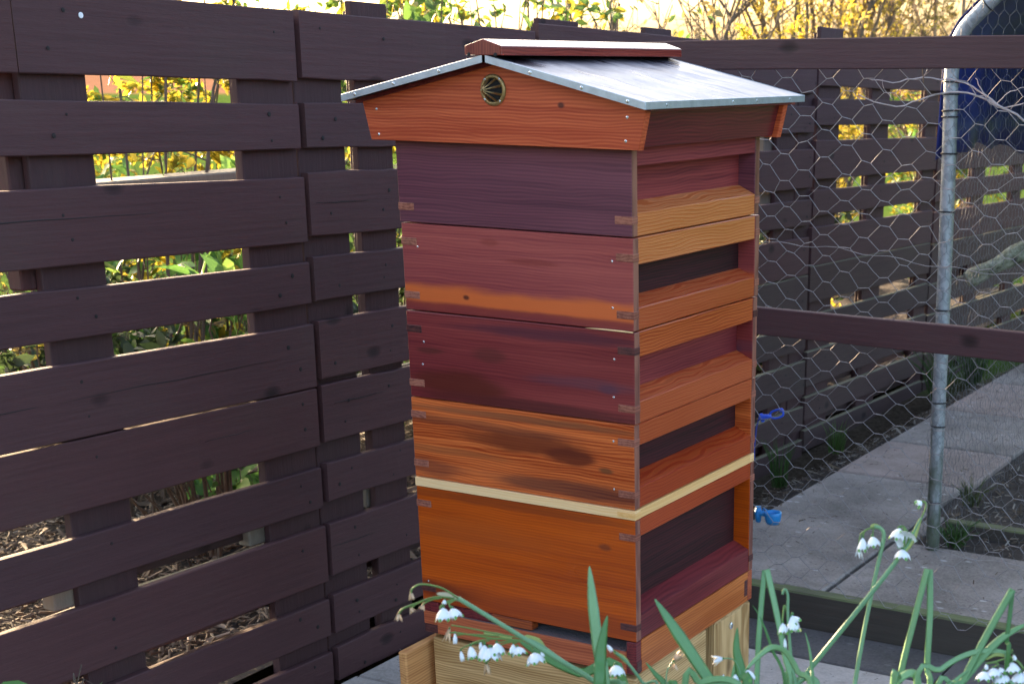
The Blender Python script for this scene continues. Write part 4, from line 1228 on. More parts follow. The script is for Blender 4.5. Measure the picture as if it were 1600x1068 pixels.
shrub('hedge_shrub', 'sparser shrub with thin dark branches against the sky, just left of the open sky', 'shrub', (-2.2, 4.0, 0), .5, .35, 1.9, 9, 330, .05, .06, 'leaf_olive', seed=26, group=SG, bare=.4, spread=.4, lmat2='leaf_green', frac2=.5)
shrub('hedge_shrub', 'leafy shrub above the fence in the top left corner of the picture', 'shrub', (-2.2, .95, 0), .5, .6, 2.2, 10, 500, .05, .07, 'leaf_green', seed=27, group=SG, lmat2='leaf_yellow', frac2=.4, bare=.78, spread=.3)
shrub('ivy_shrub', 'dark ivy with a few fresh leaves low behind the leftmost fence panel', 'shrub', (-1.78, .85, .05), .42, .85, .86, 12, 2600, .05, .06, 'leaf_dark', seed=28, group=SG, spread=.2, lmat2='leaf_green', frac2=.25, bare=.72, clump=14, up=0, stem_r=.003)
shrub('ivy_shrub', 'dense dark growth farther back behind the leftmost panel', 'shrub', (-3.05, 1.5, .05), .5, 1.1, .92, 26, 4200, .05, .06, 'leaf_dark', seed=33, group=SG, spread=.25, lmat2='leaf_green', frac2=.2, bare=.05)
shrub('ivy_shrub', 'added dark ivy behind the mossy panel by the beehive, blocking low sun', 'shrub', (-1.8, 3.0, .05), .4, .8, 1.0, 22, 3600, .05, .06, 'leaf_dark', seed=34, group=SG, spread=.25, lmat2='leaf_green', frac2=.3, bare=.05)  # added to stop low sun dappling the path through the fence
shrub('ivy_shrub', 'dark low ivy behind the second fence panel', 'shrub', (-2.1, 2.4, .05), .6, 1.1, .88, 26, 3400, .05, .06, 'leaf_dark', seed=29, group=SG, spread=.25, lmat2='leaf_fresh', frac2=.2, bare=.05)
shrub('ivy_shrub', 'added low ivy screening the sun behind the far fence panel nearest the pole', 'shrub', (-1.68, 4.0, .02), .34, .95, .72, 22, 3400, .05, .06, 'leaf_dark', seed=35, group=SG, spread=.22, lmat2='leaf_fresh', frac2=.3, bare=.05)  # added to keep sun patches from the lower gaps off the path
shrub('lily_clump', 'fresh bright green pointed shoots in the third gap of the leftmost panel', 'plant', (-1.62, .66, .3), .10, .08, .58, 5, 34, .02, .13, 'leaf_fresh', seed=30, spread=.06, bare=.85, clump=6, wide=.55, up=1.5, stem_r=.006)
shrub('ivy_shrub', 'bright green lobed leaves in the fourth gap of the leftmost panel', 'shrub', (-1.75, .72, .1), .22, .30, .58, 9, 240, .03, .055, 'leaf_fresh', seed=31, group=SG, spread=.16, bare=.45, lmat2='leaf_green', frac2=.4)
shrub('dock_plant', 'clump of broad fresh leaves lying on the wood chips behind the leftmost panel', 'plant', (-1.98, 1.20, .09), .20, .26, .12, 16, 170, .03, .10, 'leaf_fresh', seed=32, spread=.1, bare=.2, clump=4, stem_r=.003)
for k, (x, y, s, sd_) in enumerate(((-1.9, 3.6, 1.0, 41), (-2.0, 4.9, 1.1, 42), (-2.4, 6.3, 1.3, 43), (-1.75, 6.9, 1.1, 44))):
    shrub('garden_shrub', ['yellow green shrub behind the wire, nearest to the beehive side', 'yellow green shrub glowing behind the middle of the far fence panels', 'golden shrub behind the fence near the galvanised pole', 'green shrub behind the farthest fence panel beneath the tarpaulin'][k],
          'shrub', (x, y, 0), .45, .6, 1.35 * s, 18, 4200, .04, .05, 'leaf_yellow' if k != 3 else 'leaf_fresh', seed=sd_, group=SG, lmat2=('leaf_fresh', 'leaf_gold', 'leaf_gold', 'leaf_yellow')[k], frac2=.55, bare=.05, spread=.3)

# the thin willows standing against the sky
TG = 'twiggy trees against the evening sky'
def willow(label, loc, h, rx, nst, nl, leafc, seed, bark='bark_pale', lean=(0, 0), ls=.035, bare=.15):
    r = np.random.default_rng(seed)
    global nrg
    nrg = r
    root = thing('willow_tree', label, 'tree', loc, (0, 0, 0), TG)
    tr = MB(); br = MB(); tips = []
    for k in range(nst):
        a = r.uniform(0, 2 * math.pi); q = r.uniform(.1, 1) ** .6
        L = h * r.uniform(.6, 1)
        bx, by = .12 * q * rx * math.cos(a), .12 * q * rx * math.sin(a)
        ex, ey = rx * q * math.cos(a) + lean[0] * L, rx * q * math.sin(a) + lean[1] * L
        P_ = np.array([(bx + (ex - bx) * (t ** 1.2) + r.normal(0, .03), by + (ey - by) * (t ** 1.2) + r.normal(0, .03), L * t) for t in np.linspace(0, 1, 9)])
        rad = r.uniform(.014, .04)
        tr.tube(P_, [rad * (1 - .8 * i / 8) for i in range(9)], 6, False)
        for j in range(17):
            t = r.uniform(.12, 1); i = min(int(t * 8), 7); f = t * 8 - i
            p = P_[i] * (1 - f) + P_[i + 1] * f
            d = unit(np.array([r.normal(), r.normal(), r.uniform(.5, 1.8)]))
            LL = r.uniform(.25, .75)
            m1 = p + d * LL * .5 + r.normal(0, .03, 3); e = p + d * LL + np.array([0, 0, .08])
            br.tube([p, m1, e], [rad * .28, rad * .18, .0015], 4, False)
            tips.append((p, e))
            for w in range(3):
                f2 = r.uniform(.2, .9); s0 = p + (e - p) * f2; d2 = unit(d + r.normal(0, .6, 3))
                e2 = s0 + d2 * r.uniform(.1, .35); br.tube([s0, e2], [.0028, .0012], 3, False); tips.append((s0, e2))
    tr.build('trunk', M[bark], root); br.build('twigs', M['bark'], root)
    per = max(1, nl // len(tips)); Ps, Ds = [], []
    for p, e in tips:
        t = r.uniform(.1, 1.05, per)[:, None]; Ps.append(p + (e - p) * t + r.normal(0, .012, (per, 3))); Ds.append(unit((e - p)[None] / max(1e-6, np.linalg.norm(e - p)) + r.normal(0, .55, (per, 3))))
    Ps = np.concatenate(Ps); Ds = np.concatenate(Ds)
    V, T, A = scatter(LEAF_SMALL, Ps, Ds, ls * r.uniform(.6, 1.2, len(Ps)), tone=np.clip(r.normal(.5, .28, len(Ps)), 0, 1))
    tri_mesh('crown', V, T, M[leafc], A, root)
    return root
willow('golden leaved willow standing beyond the fence, left of the two trees', (-3.55, 9.0, -.05), 3.0, 1.15, 18, 12000, 'leaf_gold', 51, ls=.045, bark='bark')
willow('browner willow with pale trunks lit orange, right behind the hoop tube', (-2.9, 10.2, -.05), 3.3, 1.2, 18, 10000, 'leaf_olive', 52, ls=.045)
willow('sparse small willow whose bare twigs reach into the open sky', (-4.15, 8.2, -.05), 2.1, .85, 7, 420, 'leaf_olive', 53, 'bark', ls=.035)
willow('dark slender tree with few leaves beside the shrubs at the top centre', (-4.6, 7.3, -.05), 2.8, .4, 5, 260, 'leaf_olive', 54, 'bark', ls=.05)

# weathered bench rail beyond the fence
bt = thing('timber_rail', 'weathered grey timber rail on short posts, seen in the second gap of the leftmost panel', 'rail', (-1.95, .85, 0))
mb = MB(); mb.cbox(-.10, .0, -1.3, .75, 1.03, 1.066, .004); mb.build('top_rail', M['raw_block'], bt)
for y in (-1.2, .68):
    mb = MB(); mb.cbox(-.09, -.02, y, y + .06, 0, 1.029, .004); mb.build('post', M['raw_block'], bt)

# chips and litter
def chips(name, x0, x1, y0, y1, z, n, s, mat, seed, slope=False):
    r = np.random.default_rng(seed)
    P_ = np.stack([r.uniform(x0, x1, n), r.uniform(y0, y1, n), np.full(n, z) + r.uniform(0, .022, n)], 1)
    D = unit(np.stack([r.normal(size=n), r.normal(size=n), r.normal(size=n) * .22], 1))
    P_[:, 2] += (np.array([strip_z(a, b) - .072 for a, b in P_[:, :2]]) if slope else 0)
    S = s * r.lognormal(0, .45, n)
    V, T, A = scatter(CHIP, P_, D, S, roll=r.uniform(-.5, .5, n) + math.pi / 2 * 0, tone=r.beta(1.6, 1.6, n))
    return stuff(tri_mesh(name, V, T, M[mat], A, None, False))
chips('wood_chips', -2.6, -1.18, -.9, 2.6, .085, 16000, .032, 'chips', 61)
chips('wood_chips', -4.0, -2.6, -.2, 4.0, .085, 5000, .035, 'chips', 62)
chips('leaf_litter', -1.03, -.655, 1.28, 4.6, .074, 2600, .018, 'litter', 63, True)
chips('leaf_litter', -.14, 1.2, 1.82, 3.4, .072, 2600, .018, 'litter', 64)

chips('grit', -.62, 1.2, 1.30, 1.80, .084, 260, .010, 'litter', 65)
chips('grit', -.62, -.18, 1.80, 4.2, .086, 420, .010, 'litter', 66)
chips('grit', -1.0, .9, .1, 1.2, .002, 200, .008, 'litter', 67)

def tuft(name, label, loc, n, h, mat, seed, w=.0022, sp=.35, cat='grass tuft', group='grass tufts in the run'):
    r = random.Random(seed)
    mb = MB()
    for k in range(n):
        a = r.uniform(0, 6.28); q = r.uniform(0, .03); l = h * r.uniform(.5, 1.1); le = r.uniform(.1, sp) * l
        p0 = Vector((q * math.cos(a), q * math.sin(a), 0)); p2 = p0 + Vector((le * math.cos(a), le * math.sin(a), l)); p1 = (p0 + p2) / 2 + Vector((0, 0, l * .15)) - Vector((math.cos(a), math.sin(a), 0)) * le * .15
        mb.tube([p0, p1, p2], [w, w * .8, w * .15], 4, False, True, (Vector((r.gauss(0, 1), r.gauss(0, 1), .2)), .25, [(1, 0), (0, .6), (-1, 0), (0, -.6)]))
    o = mb.build(name, M[mat], None, loc); return tag(o, label, cat, group)
M['grass'] = strapmat('tuft_grass', (.05, .12, .02), (.10, .20, .03), .6)
M['grass_olive'] = strapmat('tuft_olive', (.09, .12, .03), (.15, .18, .05), .6)
tuft('grass_tuft', 'green tuft against the fence foot, above the joint of the slabs', (-.84, 2.42, .0), 60, .17, 'grass', 71)
tuft('grass_tuft', 'tuft against the fence foot between beehive and galvanised pole', (-.9, 3.05, -.03), 40, .13, 'grass', 72)
tuft('grass_tuft', 'low green tuft at the foot of the galvanised pole', (-.03, 1.86, .07), 70, .075, 'grass', 73, sp=1.2)
tuft('grass_tuft', 'olive tuft at the corner of the soil bed behind the pole', (-.12, 2.28, .07), 50, .09, 'grass_olive', 74, sp=.9)
tuft('grass_tuft', 'grassy growth along the fence foot beyond the pole', (-.86, 4.1, -.03), 120, .22, 'grass', 75, sp=.8)
tuft('grass_tuft', 'dense grassy growth at the far end of the path', (-.9, 4.7, -.06), 120, .26, 'grass', 76, sp=.8)
tuft('grass_tuft', 'small weed at the right picture edge on the timber edging', (.17, 2.02, .11), 30, .05, 'grass', 77, sp=1.2)
tuft('grass_tuft', 'dry stalks at the fence foot close to the beehive', (-.86, 2.06, .0), 14, .05, 'grass_olive', 78, sp=1.5)

# log perch and bare twigs
lg = MB()
pts = smooth([(-.20, 2.34, .752), (-.12, 2.39, .80), (-.03, 2.45, .853), (.10, 2.52, .885), (.30, 2.58, .89), (.7, 2.62, .87)], 4)
lg.tube(pts, [.024 + .004 * math.sin(i * 1.3) + .0006 * i for i in range(len(pts))], 12)
o = tag(lg.build('perch_log', M['log']), 'lichened log slung as a perch behind the fine wire', 'log')
tg = MB()
def twig(mb, pts, r0, r1, seed=0):
    p = smooth(pts, 4); n = len(p); r = random.Random(seed)
    mb.tube([q + Vector((r.gauss(0, .0012), r.gauss(0, .0012), r.gauss(0, .0012))) for q in p], [r0 + (r1 - r0) * i / (n - 1) for i in range(n)], 6)
twig(tg, [(.215, 1.502, 1.232), (.185, 1.493, 1.248), (.105, 1.469, 1.289), (.042, 1.443, 1.308), (-.022, 1.406, 1.298), (-.085, 1.365, 1.275), (-.169, 1.332, 1.299)], .0030, .0012, 1)
twig(tg, [(.14, 1.480, 1.270), (.096, 1.468, 1.303), (.038, 1.440, 1.333), (-.042, 1.412, 1.339), (-.10, 1.38, 1.329), (-.15, 1.35, 1.335)], .0026, .0010, 2)
twig(tg, [(.20, 1.49, 1.29), (.15, 1.482, 1.277), (.118, 1.474, 1.279), (.09, 1.46, 1.31), (.078, 1.45, 1.34)], .0016, .0009, 3)
twig(tg, [(.12, 1.474, 1.281), (.15, 1.482, 1.31), (.19, 1.49, 1.325)], .0014, .0007, 4)
twig(tg, [(-.042, 1.412, 1.339), (-.03, 1.405, 1.35), (-.025, 1.40, 1.372)], .0010, .0005, 5)
twig(tg, [(.0, 1.43, 1.336), (.01, 1.43, 1.32), (.03, 1.44, 1.315)], .0010, .0005, 6)
twig(tg, [(-.10, 1.38, 1.290), (-.12, 1.38, 1.31), (-.125, 1.37, 1.335)], .0010, .0005, 7)
tag(tg.build('bare_branch', M['twig']), 'pale bare twigs reaching across the galvanised pole behind the wire', 'branch')

# thorny dark stem hanging in front of the pole, and the trunk beyond
mb = MB(); twig(mb, [(.012, 1.31, 1.30), (-.002, 1.31, 1.335), (-.003, 1.30, 1.37), (-.010, 1.20, 1.400), (-.014, 1.17, 1.412)], .0016, .0007, 8)
tag(mb.build('thorn_stem', M['bark']), 'thin dark thorny stem hooked over the top rail by the pole', 'stem')
mb = MB()
p = smooth([(-.55, 4.55, .05), (-.56, 4.6, .5), (-.53, 4.6, .95), (-.58, 4.65, 1.4)], 4)
mb.tube(p, [.06 - .001 * i for i in range(len(p))], 12)
tag(mb.build('tree_trunk', M['bark']), 'dim grey trunk inside the tunnel, right of the galvanised pole', 'tree trunk')

# drinker cup, clip and hose by the far hive corner
dc = thing('drinker_cup', 'light blue plastic drinker cup at the beehive corner, low behind the wire', 'drinker', (-.342, 1.292, .262))
mb = MB()
n = 22; prof = [(.005, -.020), (.016, -.019), (.0205, -.010), (.022, .004), (.0225, .012), (.0205, .0125), (.0195, .004), (.0175, -.008), (.012, -.014), (.0, -.015)]
for rad, z in prof:
    for j in range(n):
        th = 2 * math.pi * j / n; mb.v.append((rad * math.cos(th), rad * math.sin(th), z))
for a in range(len(prof) - 1):
    for j in range(n): mb.f.append((a * n + j, a * n + (j + 1) % n, (a + 1) * n + (j + 1) % n, (a + 1) * n + j)); mb.sm.append(True)
mb.f.append(tuple(range(n))[::-1]); mb.sm.append(False)
mb.build('cup', M['drinker'], dc)
mb = MB(); mb.tube([(-.020, 0, .004), (-.034, 0, .005), (-.05, 0, .005)], [.007, .0085, .008], 10); mb.tube([(-.042, 0, -.02), (-.042, 0, .002), (-.042, 0, .022)], [.007, .0095, .007], 10)
mb.tube([(-.030, 0, .012), (-.026, 0, .018), (-.018, 0, .0145)], .0024, 6)
mb.build('pipe_fitting', M['drinker'], dc)
cl = thing('pipe_clip', 'royal blue plastic clip loop at the beehive corner, above the cup', 'clip', (-.357, 1.292, .527), (0, -.32, 0))
mb = MB()
loop = [(.0, 0, -.0055), (.014, 0, -.0105), (.034, 0, -.0085), (.0385, 0, .001), (.036, 0, .009), (.012, 0, .0085), (.0, 0, .0035)]
mb.tube(smooth(loop, 4), .0027, 7); mb.build('loop', M['clip'], cl)
mb = MB(); mb.tube([(-.030, 0, -.001), (-.018, 0, -.001), (-.006, 0, -.001), (.002, 0, -.001)], [.007, .0085, .0055, .005], 8); mb.tube([(-.024, 0, -.012), (-.024, 0, .010)], .0045, 8)
mb.tube([(.0365, 0, .004), (.031, 0, .0035), (.0325, 0, .0095)], .0018, 6); mb.build('grip', M['clip'], cl)
mb = MB(); mb.tube(smooth([(-.398, 1.292, .405), (-.399, 1.292, .43), (-.397, 1.292, .46), (-.394, 1.292, .49), (-.388, 1.292, .514)], 4), .0020, 8)
tag(mb.build('water_hose', M['hose']), 'short thin dark blue hose hanging from the royal blue clip', 'hose')

# ------------------------------------------------------------------ the snowflakes in front
PLANTS = [
{"label":"snowflake with long stem arching across the hive entrance to withered buff bells","base":[0.469,-0.815],"leaves":[{"p":[[0.4247,-0.755,0.7129],[0.3775,-0.7743,0.7246],[0.3355,-0.7881,0.7433],[0.3088,-0.7951,0.7593]],"w":0.0109,"tip":1,"tone":0.25,"ground":1}],"scapes":[{"p":[[0.4735,-0.8239,0.7172],[0.4318,-0.8326,0.7479],[0.3868,-0.8452,0.7734],[0.3457,-0.8565,0.797],[0.2884,-0.8724,0.8295]],"r":0.0035,"ground":1,"kind":"stem"},{"p":[[0.2884,-0.8724,0.8295],[0.2706,-0.8773,0.8397],[0.2515,-0.8856,0.8434],[0.243,-0.8915,0.8394],[0.2421,-0.8942,0.8342]],"r":0.0011,"ground":0,"kind":"pedicel"},{"p":[[0.2847,-0.8743,0.8294],[0.2661,-0.8834,0.8305],[0.2488,-0.8949,0.8238],[0.2374,-0.9029,0.8185],[0.2341,-0.9068,0.8133]],"r":0.0012,"ground":0,"kind":"pedicel"},{"p":[[0.2723,-0.8804,0.8299],[0.2606,-0.8878,0.8266],[0.2552,-0.8922,0.8226]],"r":0.001,"ground":0,"kind":"pedicel"},{"p":[[0.2518,-0.8932,0.8245],[0.2478,-0.896,0.8225],[0.2454,-0.8988,0.8186]],"r":0.0009,"ground":0,"kind":"pedicel"},{"p":[[0.2862,-0.8741,0.8281],[0.279,-0.8783,0.8268],[0.2758,-0.881,0.8241]],"r":0.001,"ground":0,"kind":"pedicel"},{"p":[[0.2862,-0.8741,0.8281],[0.2737,-0.8829,0.8222],[0.2731,-0.8848,0.8183]],"r":0.001,"ground":0,"kind":"pedicel"},{"p":[[0.2874,-0.8735,0.8282],[0.2807,-0.8785,0.8242],[0.2835,-0.8792,0.819]],"r":0.001,"ground":0,"kind":"pedicel"},{"p":[[0.2912,-0.8718,0.8275],[0.278,-0.8765,0.8326],[0.2667,-0.8817,0.8338]],"r":0.0031,"ground":0,"kind":"spathe"}],"bells":[{"t":[0.2421,-0.8942,0.8342],"b":[0.245,-0.8953,0.8277],"kind":"dry","r":0.0041,"a":None},{"t":[0.2341,-0.9068,0.8133],"b":[0.2348,-0.9096,0.8055],"kind":"dry","r":0.0041,"a":None},{"t":[0.2558,-0.8919,0.8226],"b":[0.2548,-0.8945,0.8174],"kind":"dry","r":0.0041,"a":None},{"t":[0.2447,-0.8989,0.8192],"b":[0.2479,-0.8991,0.8147],"kind":"dry","r":0.0041,"a":None},{"t":[0.2757,-0.8795,0.828],"b":[0.276,-0.8815,0.8228],"kind":"bud","r":0.0041,"a":None},{"t":[0.2753,-0.8829,0.8202],"b":[0.2791,-0.8871,0.8053],"kind":"open","r":0.0076,"a":None},{"t":[0.284,-0.8787,0.8197],"b":[0.2897,-0.8805,0.808],"kind":"open","r":0.0076,"a":None}]},
{"label":"snowflake whose many white bells hang in front of the pale stand board","base":[0.459,-0.779],"leaves":[],"scapes":[{"p":[[0.4643,-0.7875,0.7009],[0.4151,-0.8008,0.7296],[0.3797,-0.8098,0.7519],[0.3555,-0.8157,0.7676],[0.3418,-0.82,0.7741]],"r":0.0025,"ground":1,"kind":"stem"},{"p":[[0.3585,-0.8153,0.765],[0.3508,-0.8159,0.7729],[0.3373,-0.8207,0.778]],"r":0.0032,"ground":0,"kind":"spathe"},{"p":[[0.3252,-0.828,0.7752],[0.3088,-0.8349,0.779],[0.296,-0.8409,0.7802]],"r":0.0021,"ground":0,"kind":"spathe"},{"p":[[0.3418,-0.82,0.7741],[0.3119,-0.8332,0.7791],[0.2793,-0.8473,0.7854],[0.2631,-0.8545,0.7879]],"r":0.0009,"ground":0,"kind":"pedicel"},{"p":[[0.342,-0.8205,0.7728],[0.3063,-0.8377,0.775],[0.2708,-0.8539,0.78],[0.2627,-0.8581,0.7799]],"r":0.0011,"ground":0,"kind":"pedicel"},{"p":[[0.3123,-0.8339,0.7771],[0.2805,-0.8494,0.7787],[0.2694,-0.8557,0.7773]],"r":0.0009,"ground":0,"kind":"pedicel"},{"p":[[0.3254,-0.8285,0.7739],[0.3003,-0.8414,0.7736],[0.2872,-0.8498,0.7695],[0.2866,-0.8517,0.7655]],"r":0.0009,"ground":0,"kind":"pedicel"},{"p":[[0.3037,-0.8402,0.7723],[0.2855,-0.8512,0.7681],[0.2769,-0.8575,0.7634]],"r":0.0009,"ground":0,"kind":"pedicel"},{"p":[[0.332,-0.8257,0.7726],[0.3126,-0.8345,0.7751],[0.3003,-0.8414,0.7736],[0.2956,-0.8446,0.7716]],"r":0.0009,"ground":0,"kind":"pedicel"},{"p":[[0.3351,-0.824,0.7727],[0.3199,-0.833,0.7699],[0.3095,-0.8405,0.7644]],"r":0.0009,"ground":0,"kind":"pedicel"},{"p":[[0.3383,-0.8224,0.7727],[0.3257,-0.8289,0.7726],[0.3122,-0.8366,0.7704]],"r":0.0009,"ground":0,"kind":"pedicel"},{"p":[[0.3445,-0.8192,0.7728],[0.3351,-0.824,0.7727],[0.3281,-0.829,0.7693]],"r":0.0009,"ground":0,"kind":"pedicel"},{"p":[[0.3528,-0.8166,0.7689],[0.3467,-0.8202,0.7675],[0.3485,-0.822,0.7608]],"r":0.0009,"ground":0,"kind":"pedicel"},{"p":[[0.3091,-0.8428,0.7591],[0.3065,-0.8469,0.7524],[0.3047,-0.8495,0.7484]],"r":0.0008,"ground":0,"kind":"pedicel"}],"bells":[{"t":[0.2683,-0.8551,0.7799],"b":[0.2704,-0.859,0.768],"kind":"bud","r":0.0042,"a":None},{"t":[0.262,-0.8568,0.7839],"b":[0.2618,-0.8623,0.7705],"kind":"dry","r":0.0042,"a":None},{"t":[0.2772,-0.8582,0.7614],"b":[0.2811,-0.8608,0.7501],"kind":"bud","r":0.0046,"a":None},{"t":[0.2857,-0.8516,0.7668],"b":[0.2908,-0.855,0.7522],"kind":"half","r":0.0057,"a":None},{"t":[0.295,-0.845,0.7716],"b":[0.2966,-0.8479,0.7623],"kind":"bud","r":0.0035,"a":None},{"t":[0.2993,-0.8441,0.7683],"b":[0.3025,-0.8498,0.7504],"kind":"open","r":0.0064,"a":None},{"t":[0.3055,-0.842,0.7657],"b":[0.3088,-0.8466,0.7504],"kind":"open","r":0.0099,"a":None},{"t":[0.3109,-0.8373,0.7704],"b":[0.3146,-0.8411,0.7565],"kind":"open","r":0.0071,"a":None},{"t":[0.3275,-0.8293,0.7693],"b":[0.329,-0.8334,0.7573],"kind":"half","r":0.0046,"a":None},{"t":[0.3318,-0.8282,0.7667],"b":[0.336,-0.8301,0.7567],"kind":"open","r":0.0071,"a":None},{"t":[0.3492,-0.8217,0.7609],"b":[0.354,-0.8247,0.7476],"kind":"open","r":0.0092,"a":None},{"t":[0.356,-0.8179,0.7616],"b":[0.3601,-0.8182,0.7556],"kind":"bud","r":0.0035,"a":None},{"t":[0.3047,-0.8495,0.7484],"b":[0.3091,-0.8516,0.7378],"kind":"dry","r":0.005,"a":None}]},
{"label":"snowflake with two broad upright blades crossing the front of the amber box","base":[0.448,-0.847],"leaves":[{"p":[[0.4586,-0.8522,0.7251],[0.4407,-0.8352,0.7891],[0.4279,-0.8233,0.8338],[0.4186,-0.8134,0.8697]],"w":0.0123,"tip":1,"tone":0.55,"ground":1},{"p":[[0.4689,-0.8778,0.7373],[0.46,-0.8617,0.7876],[0.4586,-0.8522,0.8128],[0.459,-0.8445,0.831]],"w":0.0134,"tip":1,"tone":0.3,"ground":1}],"scapes":[{"p":[[0.5101,-0.8257,0.7256],[0.4894,-0.8248,0.7537],[0.4749,-0.8254,0.7702],[0.4676,-0.8263,0.7772],[0.4586,-0.8283,0.7835]],"r":0.002,"ground":1,"kind":"stem"},{"p":[[0.4727,-0.8255,0.7727],[0.4655,-0.8266,0.7791],[0.456,-0.8291,0.7847]],"r":0.0027,"ground":0,"kind":"spathe"},{"p":[[0.4612,-0.8272,0.7829],[0.4544,-0.8291,0.7866],[0.4512,-0.8303,0.7879]],"r":0.001,"ground":0,"kind":"pedicel"},{"p":[[0.4752,-0.8358,0.7445],[0.4738,-0.8318,0.756],[0.4686,-0.8323,0.7611],[0.4611,-0.8356,0.7623],[0.4588,-0.8342,0.7687],[0.4593,-0.8324,0.7726]],"r":0.0008,"ground":0,"kind":"pedicel"}],"bells":[{"t":[0.4487,-0.83,0.7917],"b":[0.4555,-0.8296,0.7841],"kind":"bud","r":0.0041,"a":None},{"t":[0.4607,-0.832,0.7719],"b":[0.4635,-0.8357,0.7591],"kind":"open","r":0.0082,"a":None}]},
{"label":"snowflake with one long slanting blade before the hive side and withered flowers","base":[0.527,-0.785],"leaves":[{"p":[[0.5759,-0.7739,0.7118],[0.5427,-0.775,0.7504],[0.5137,-0.7753,0.7858],[0.4769,-0.7757,0.8309]],"w":0.0131,"tip":1,"tone":0.5,"ground":1},{"p":[[0.5195,-0.8002,0.7177],[0.5027,-0.7983,0.7435],[0.4908,-0.7996,0.755],[0.4796,-0.8006,0.7666]],"w":0.009,"tip":1,"tone":0.4,"ground":1},{"p":[[0.5839,-0.7671,0.7184],[0.5728,-0.7568,0.7572],[0.5645,-0.7518,0.7799],[0.5612,-0.7442,0.8026]],"w":0.0117,"tip":1,"tone":0.3,"ground":1},{"p":[[0.5521,-0.8491,0.7619],[0.5659,-0.8372,0.7738],[0.5829,-0.827,0.7778],[0.5982,-0.8206,0.7742],[0.6091,-0.8198,0.7625]],"w":0.0073,"tip":0,"tone":0.7,"ground":0},{"p":[[0.5735,-0.7724,0.7183],[0.566,-0.763,0.7507],[0.5656,-0.7552,0.7701]],"w":0.0076,"tip":1,"tone":0.6,"ground":1}],"scapes":[{"p":[[0.5109,-0.8047,0.7176],[0.5031,-0.7975,0.7448],[0.5017,-0.7921,0.7597],[0.5062,-0.7861,0.7688]],"r":0.001,"ground":1,"kind":"stem"},{"p":[[0.5747,-0.7718,0.7183],[0.5739,-0.7589,0.7507],[0.5661,-0.7561,0.7675],[0.5593,-0.758,0.7714],[0.5531,-0.7611,0.7713]],"r":0.0009,"ground":1,"kind":"stem"}],"bells":[{"t":[0.5062,-0.7861,0.7688],"b":[0.5127,-0.7793,0.7774],"kind":"dry","r":0.0062,"a":None},{"t":[0.5074,-0.7868,0.7656],"b":[0.5093,-0.7888,0.7585],"kind":"dry","r":0.0035,"a":None},{"t":[0.5525,-0.7614,0.7713],"b":[0.5433,-0.7675,0.7679],"kind":"dryw","r":0.0055,"a":None},{"t":[0.5784,-0.7526,0.7605],"b":[0.583,-0.7553,0.7482],"kind":"open","r":0.0062,"a":None},{"t":[0.5675,-0.7601,0.7559],"b":[0.5704,-0.7639,0.7429],"kind":"half","r":0.0055,"a":None}]},
{"label":"snowflake beside the stand with a sharply folded blade and half hidden white bells","base":[0.605,-0.703],"leaves":[{"p":[[0.5811,-0.7301,0.6955],[0.5706,-0.711,0.7553],[0.5644,-0.6923,0.8085],[0.5612,-0.6777,0.8484]],"w":0.0064,"tip":0,"tone":0.45,"ground":1},{"p":[[0.6163,-0.7119,0.6959],[0.5959,-0.6952,0.7622],[0.5789,-0.6849,0.8086],[0.563,-0.6765,0.8491]],"w":0.0071,"tip":0,"tone":0.5,"ground":1},{"p":[[0.6089,-0.7131,0.7025],[0.5815,-0.6999,0.7687],[0.5656,-0.6958,0.7985],[0.5557,-0.6955,0.8117]],"w":0.0035,"tip":1,"tone":0.3,"ground":1},{"p":[[0.6471,-0.7345,0.7191],[0.6266,-0.7286,0.7591],[0.6128,-0.728,0.7778],[0.6027,-0.7311,0.7829],[0.5944,-0.7359,0.7815],[0.584,-0.7457,0.7703],[0.5733,-0.7577,0.7546]],"w":0.0069,"tip":1,"tone":0.45,"ground":0},{"p":[[0.6328,-0.7008,0.7027],[0.6246,-0.6859,0.7492],[0.6186,-0.6808,0.7691],[0.6121,-0.6779,0.7844]],"w":0.0042,"tip":1,"tone":0.9,"ground":1}],"scapes":[{"p":[[0.6176,-0.7113,0.6959],[0.6033,-0.6941,0.7557],[0.592,-0.6809,0.8021],[0.5885,-0.6745,0.8221],[0.5842,-0.674,0.8287],[0.5826,-0.677,0.8233]],"r":0.0021,"ground":1,"kind":"stem"},{"p":[[0.5926,-0.6805,0.8021],[0.5871,-0.6793,0.8121],[0.587,-0.6821,0.8054],[0.5877,-0.6863,0.7941]],"r":0.0011,"ground":0,"kind":"pedicel"}],"bells":[{"t":[0.5964,-0.6786,0.8022],"b":[0.6009,-0.6839,0.7836],"kind":"open","r":0.0064,"a":None},{"t":[0.5884,-0.686,0.7941],"b":[0.5912,-0.6897,0.7815],"kind":"half","r":0.0057,"a":None},{"t":[0.5931,-0.6901,0.7782],"b":[0.5957,-0.6934,0.7669],"kind":"bud","r":0.0035,"a":None},{"t":[0.5954,-0.6797,0.8008],"b":[0.6036,-0.6784,0.7936],"kind":"half","r":0.0057,"a":None}]},
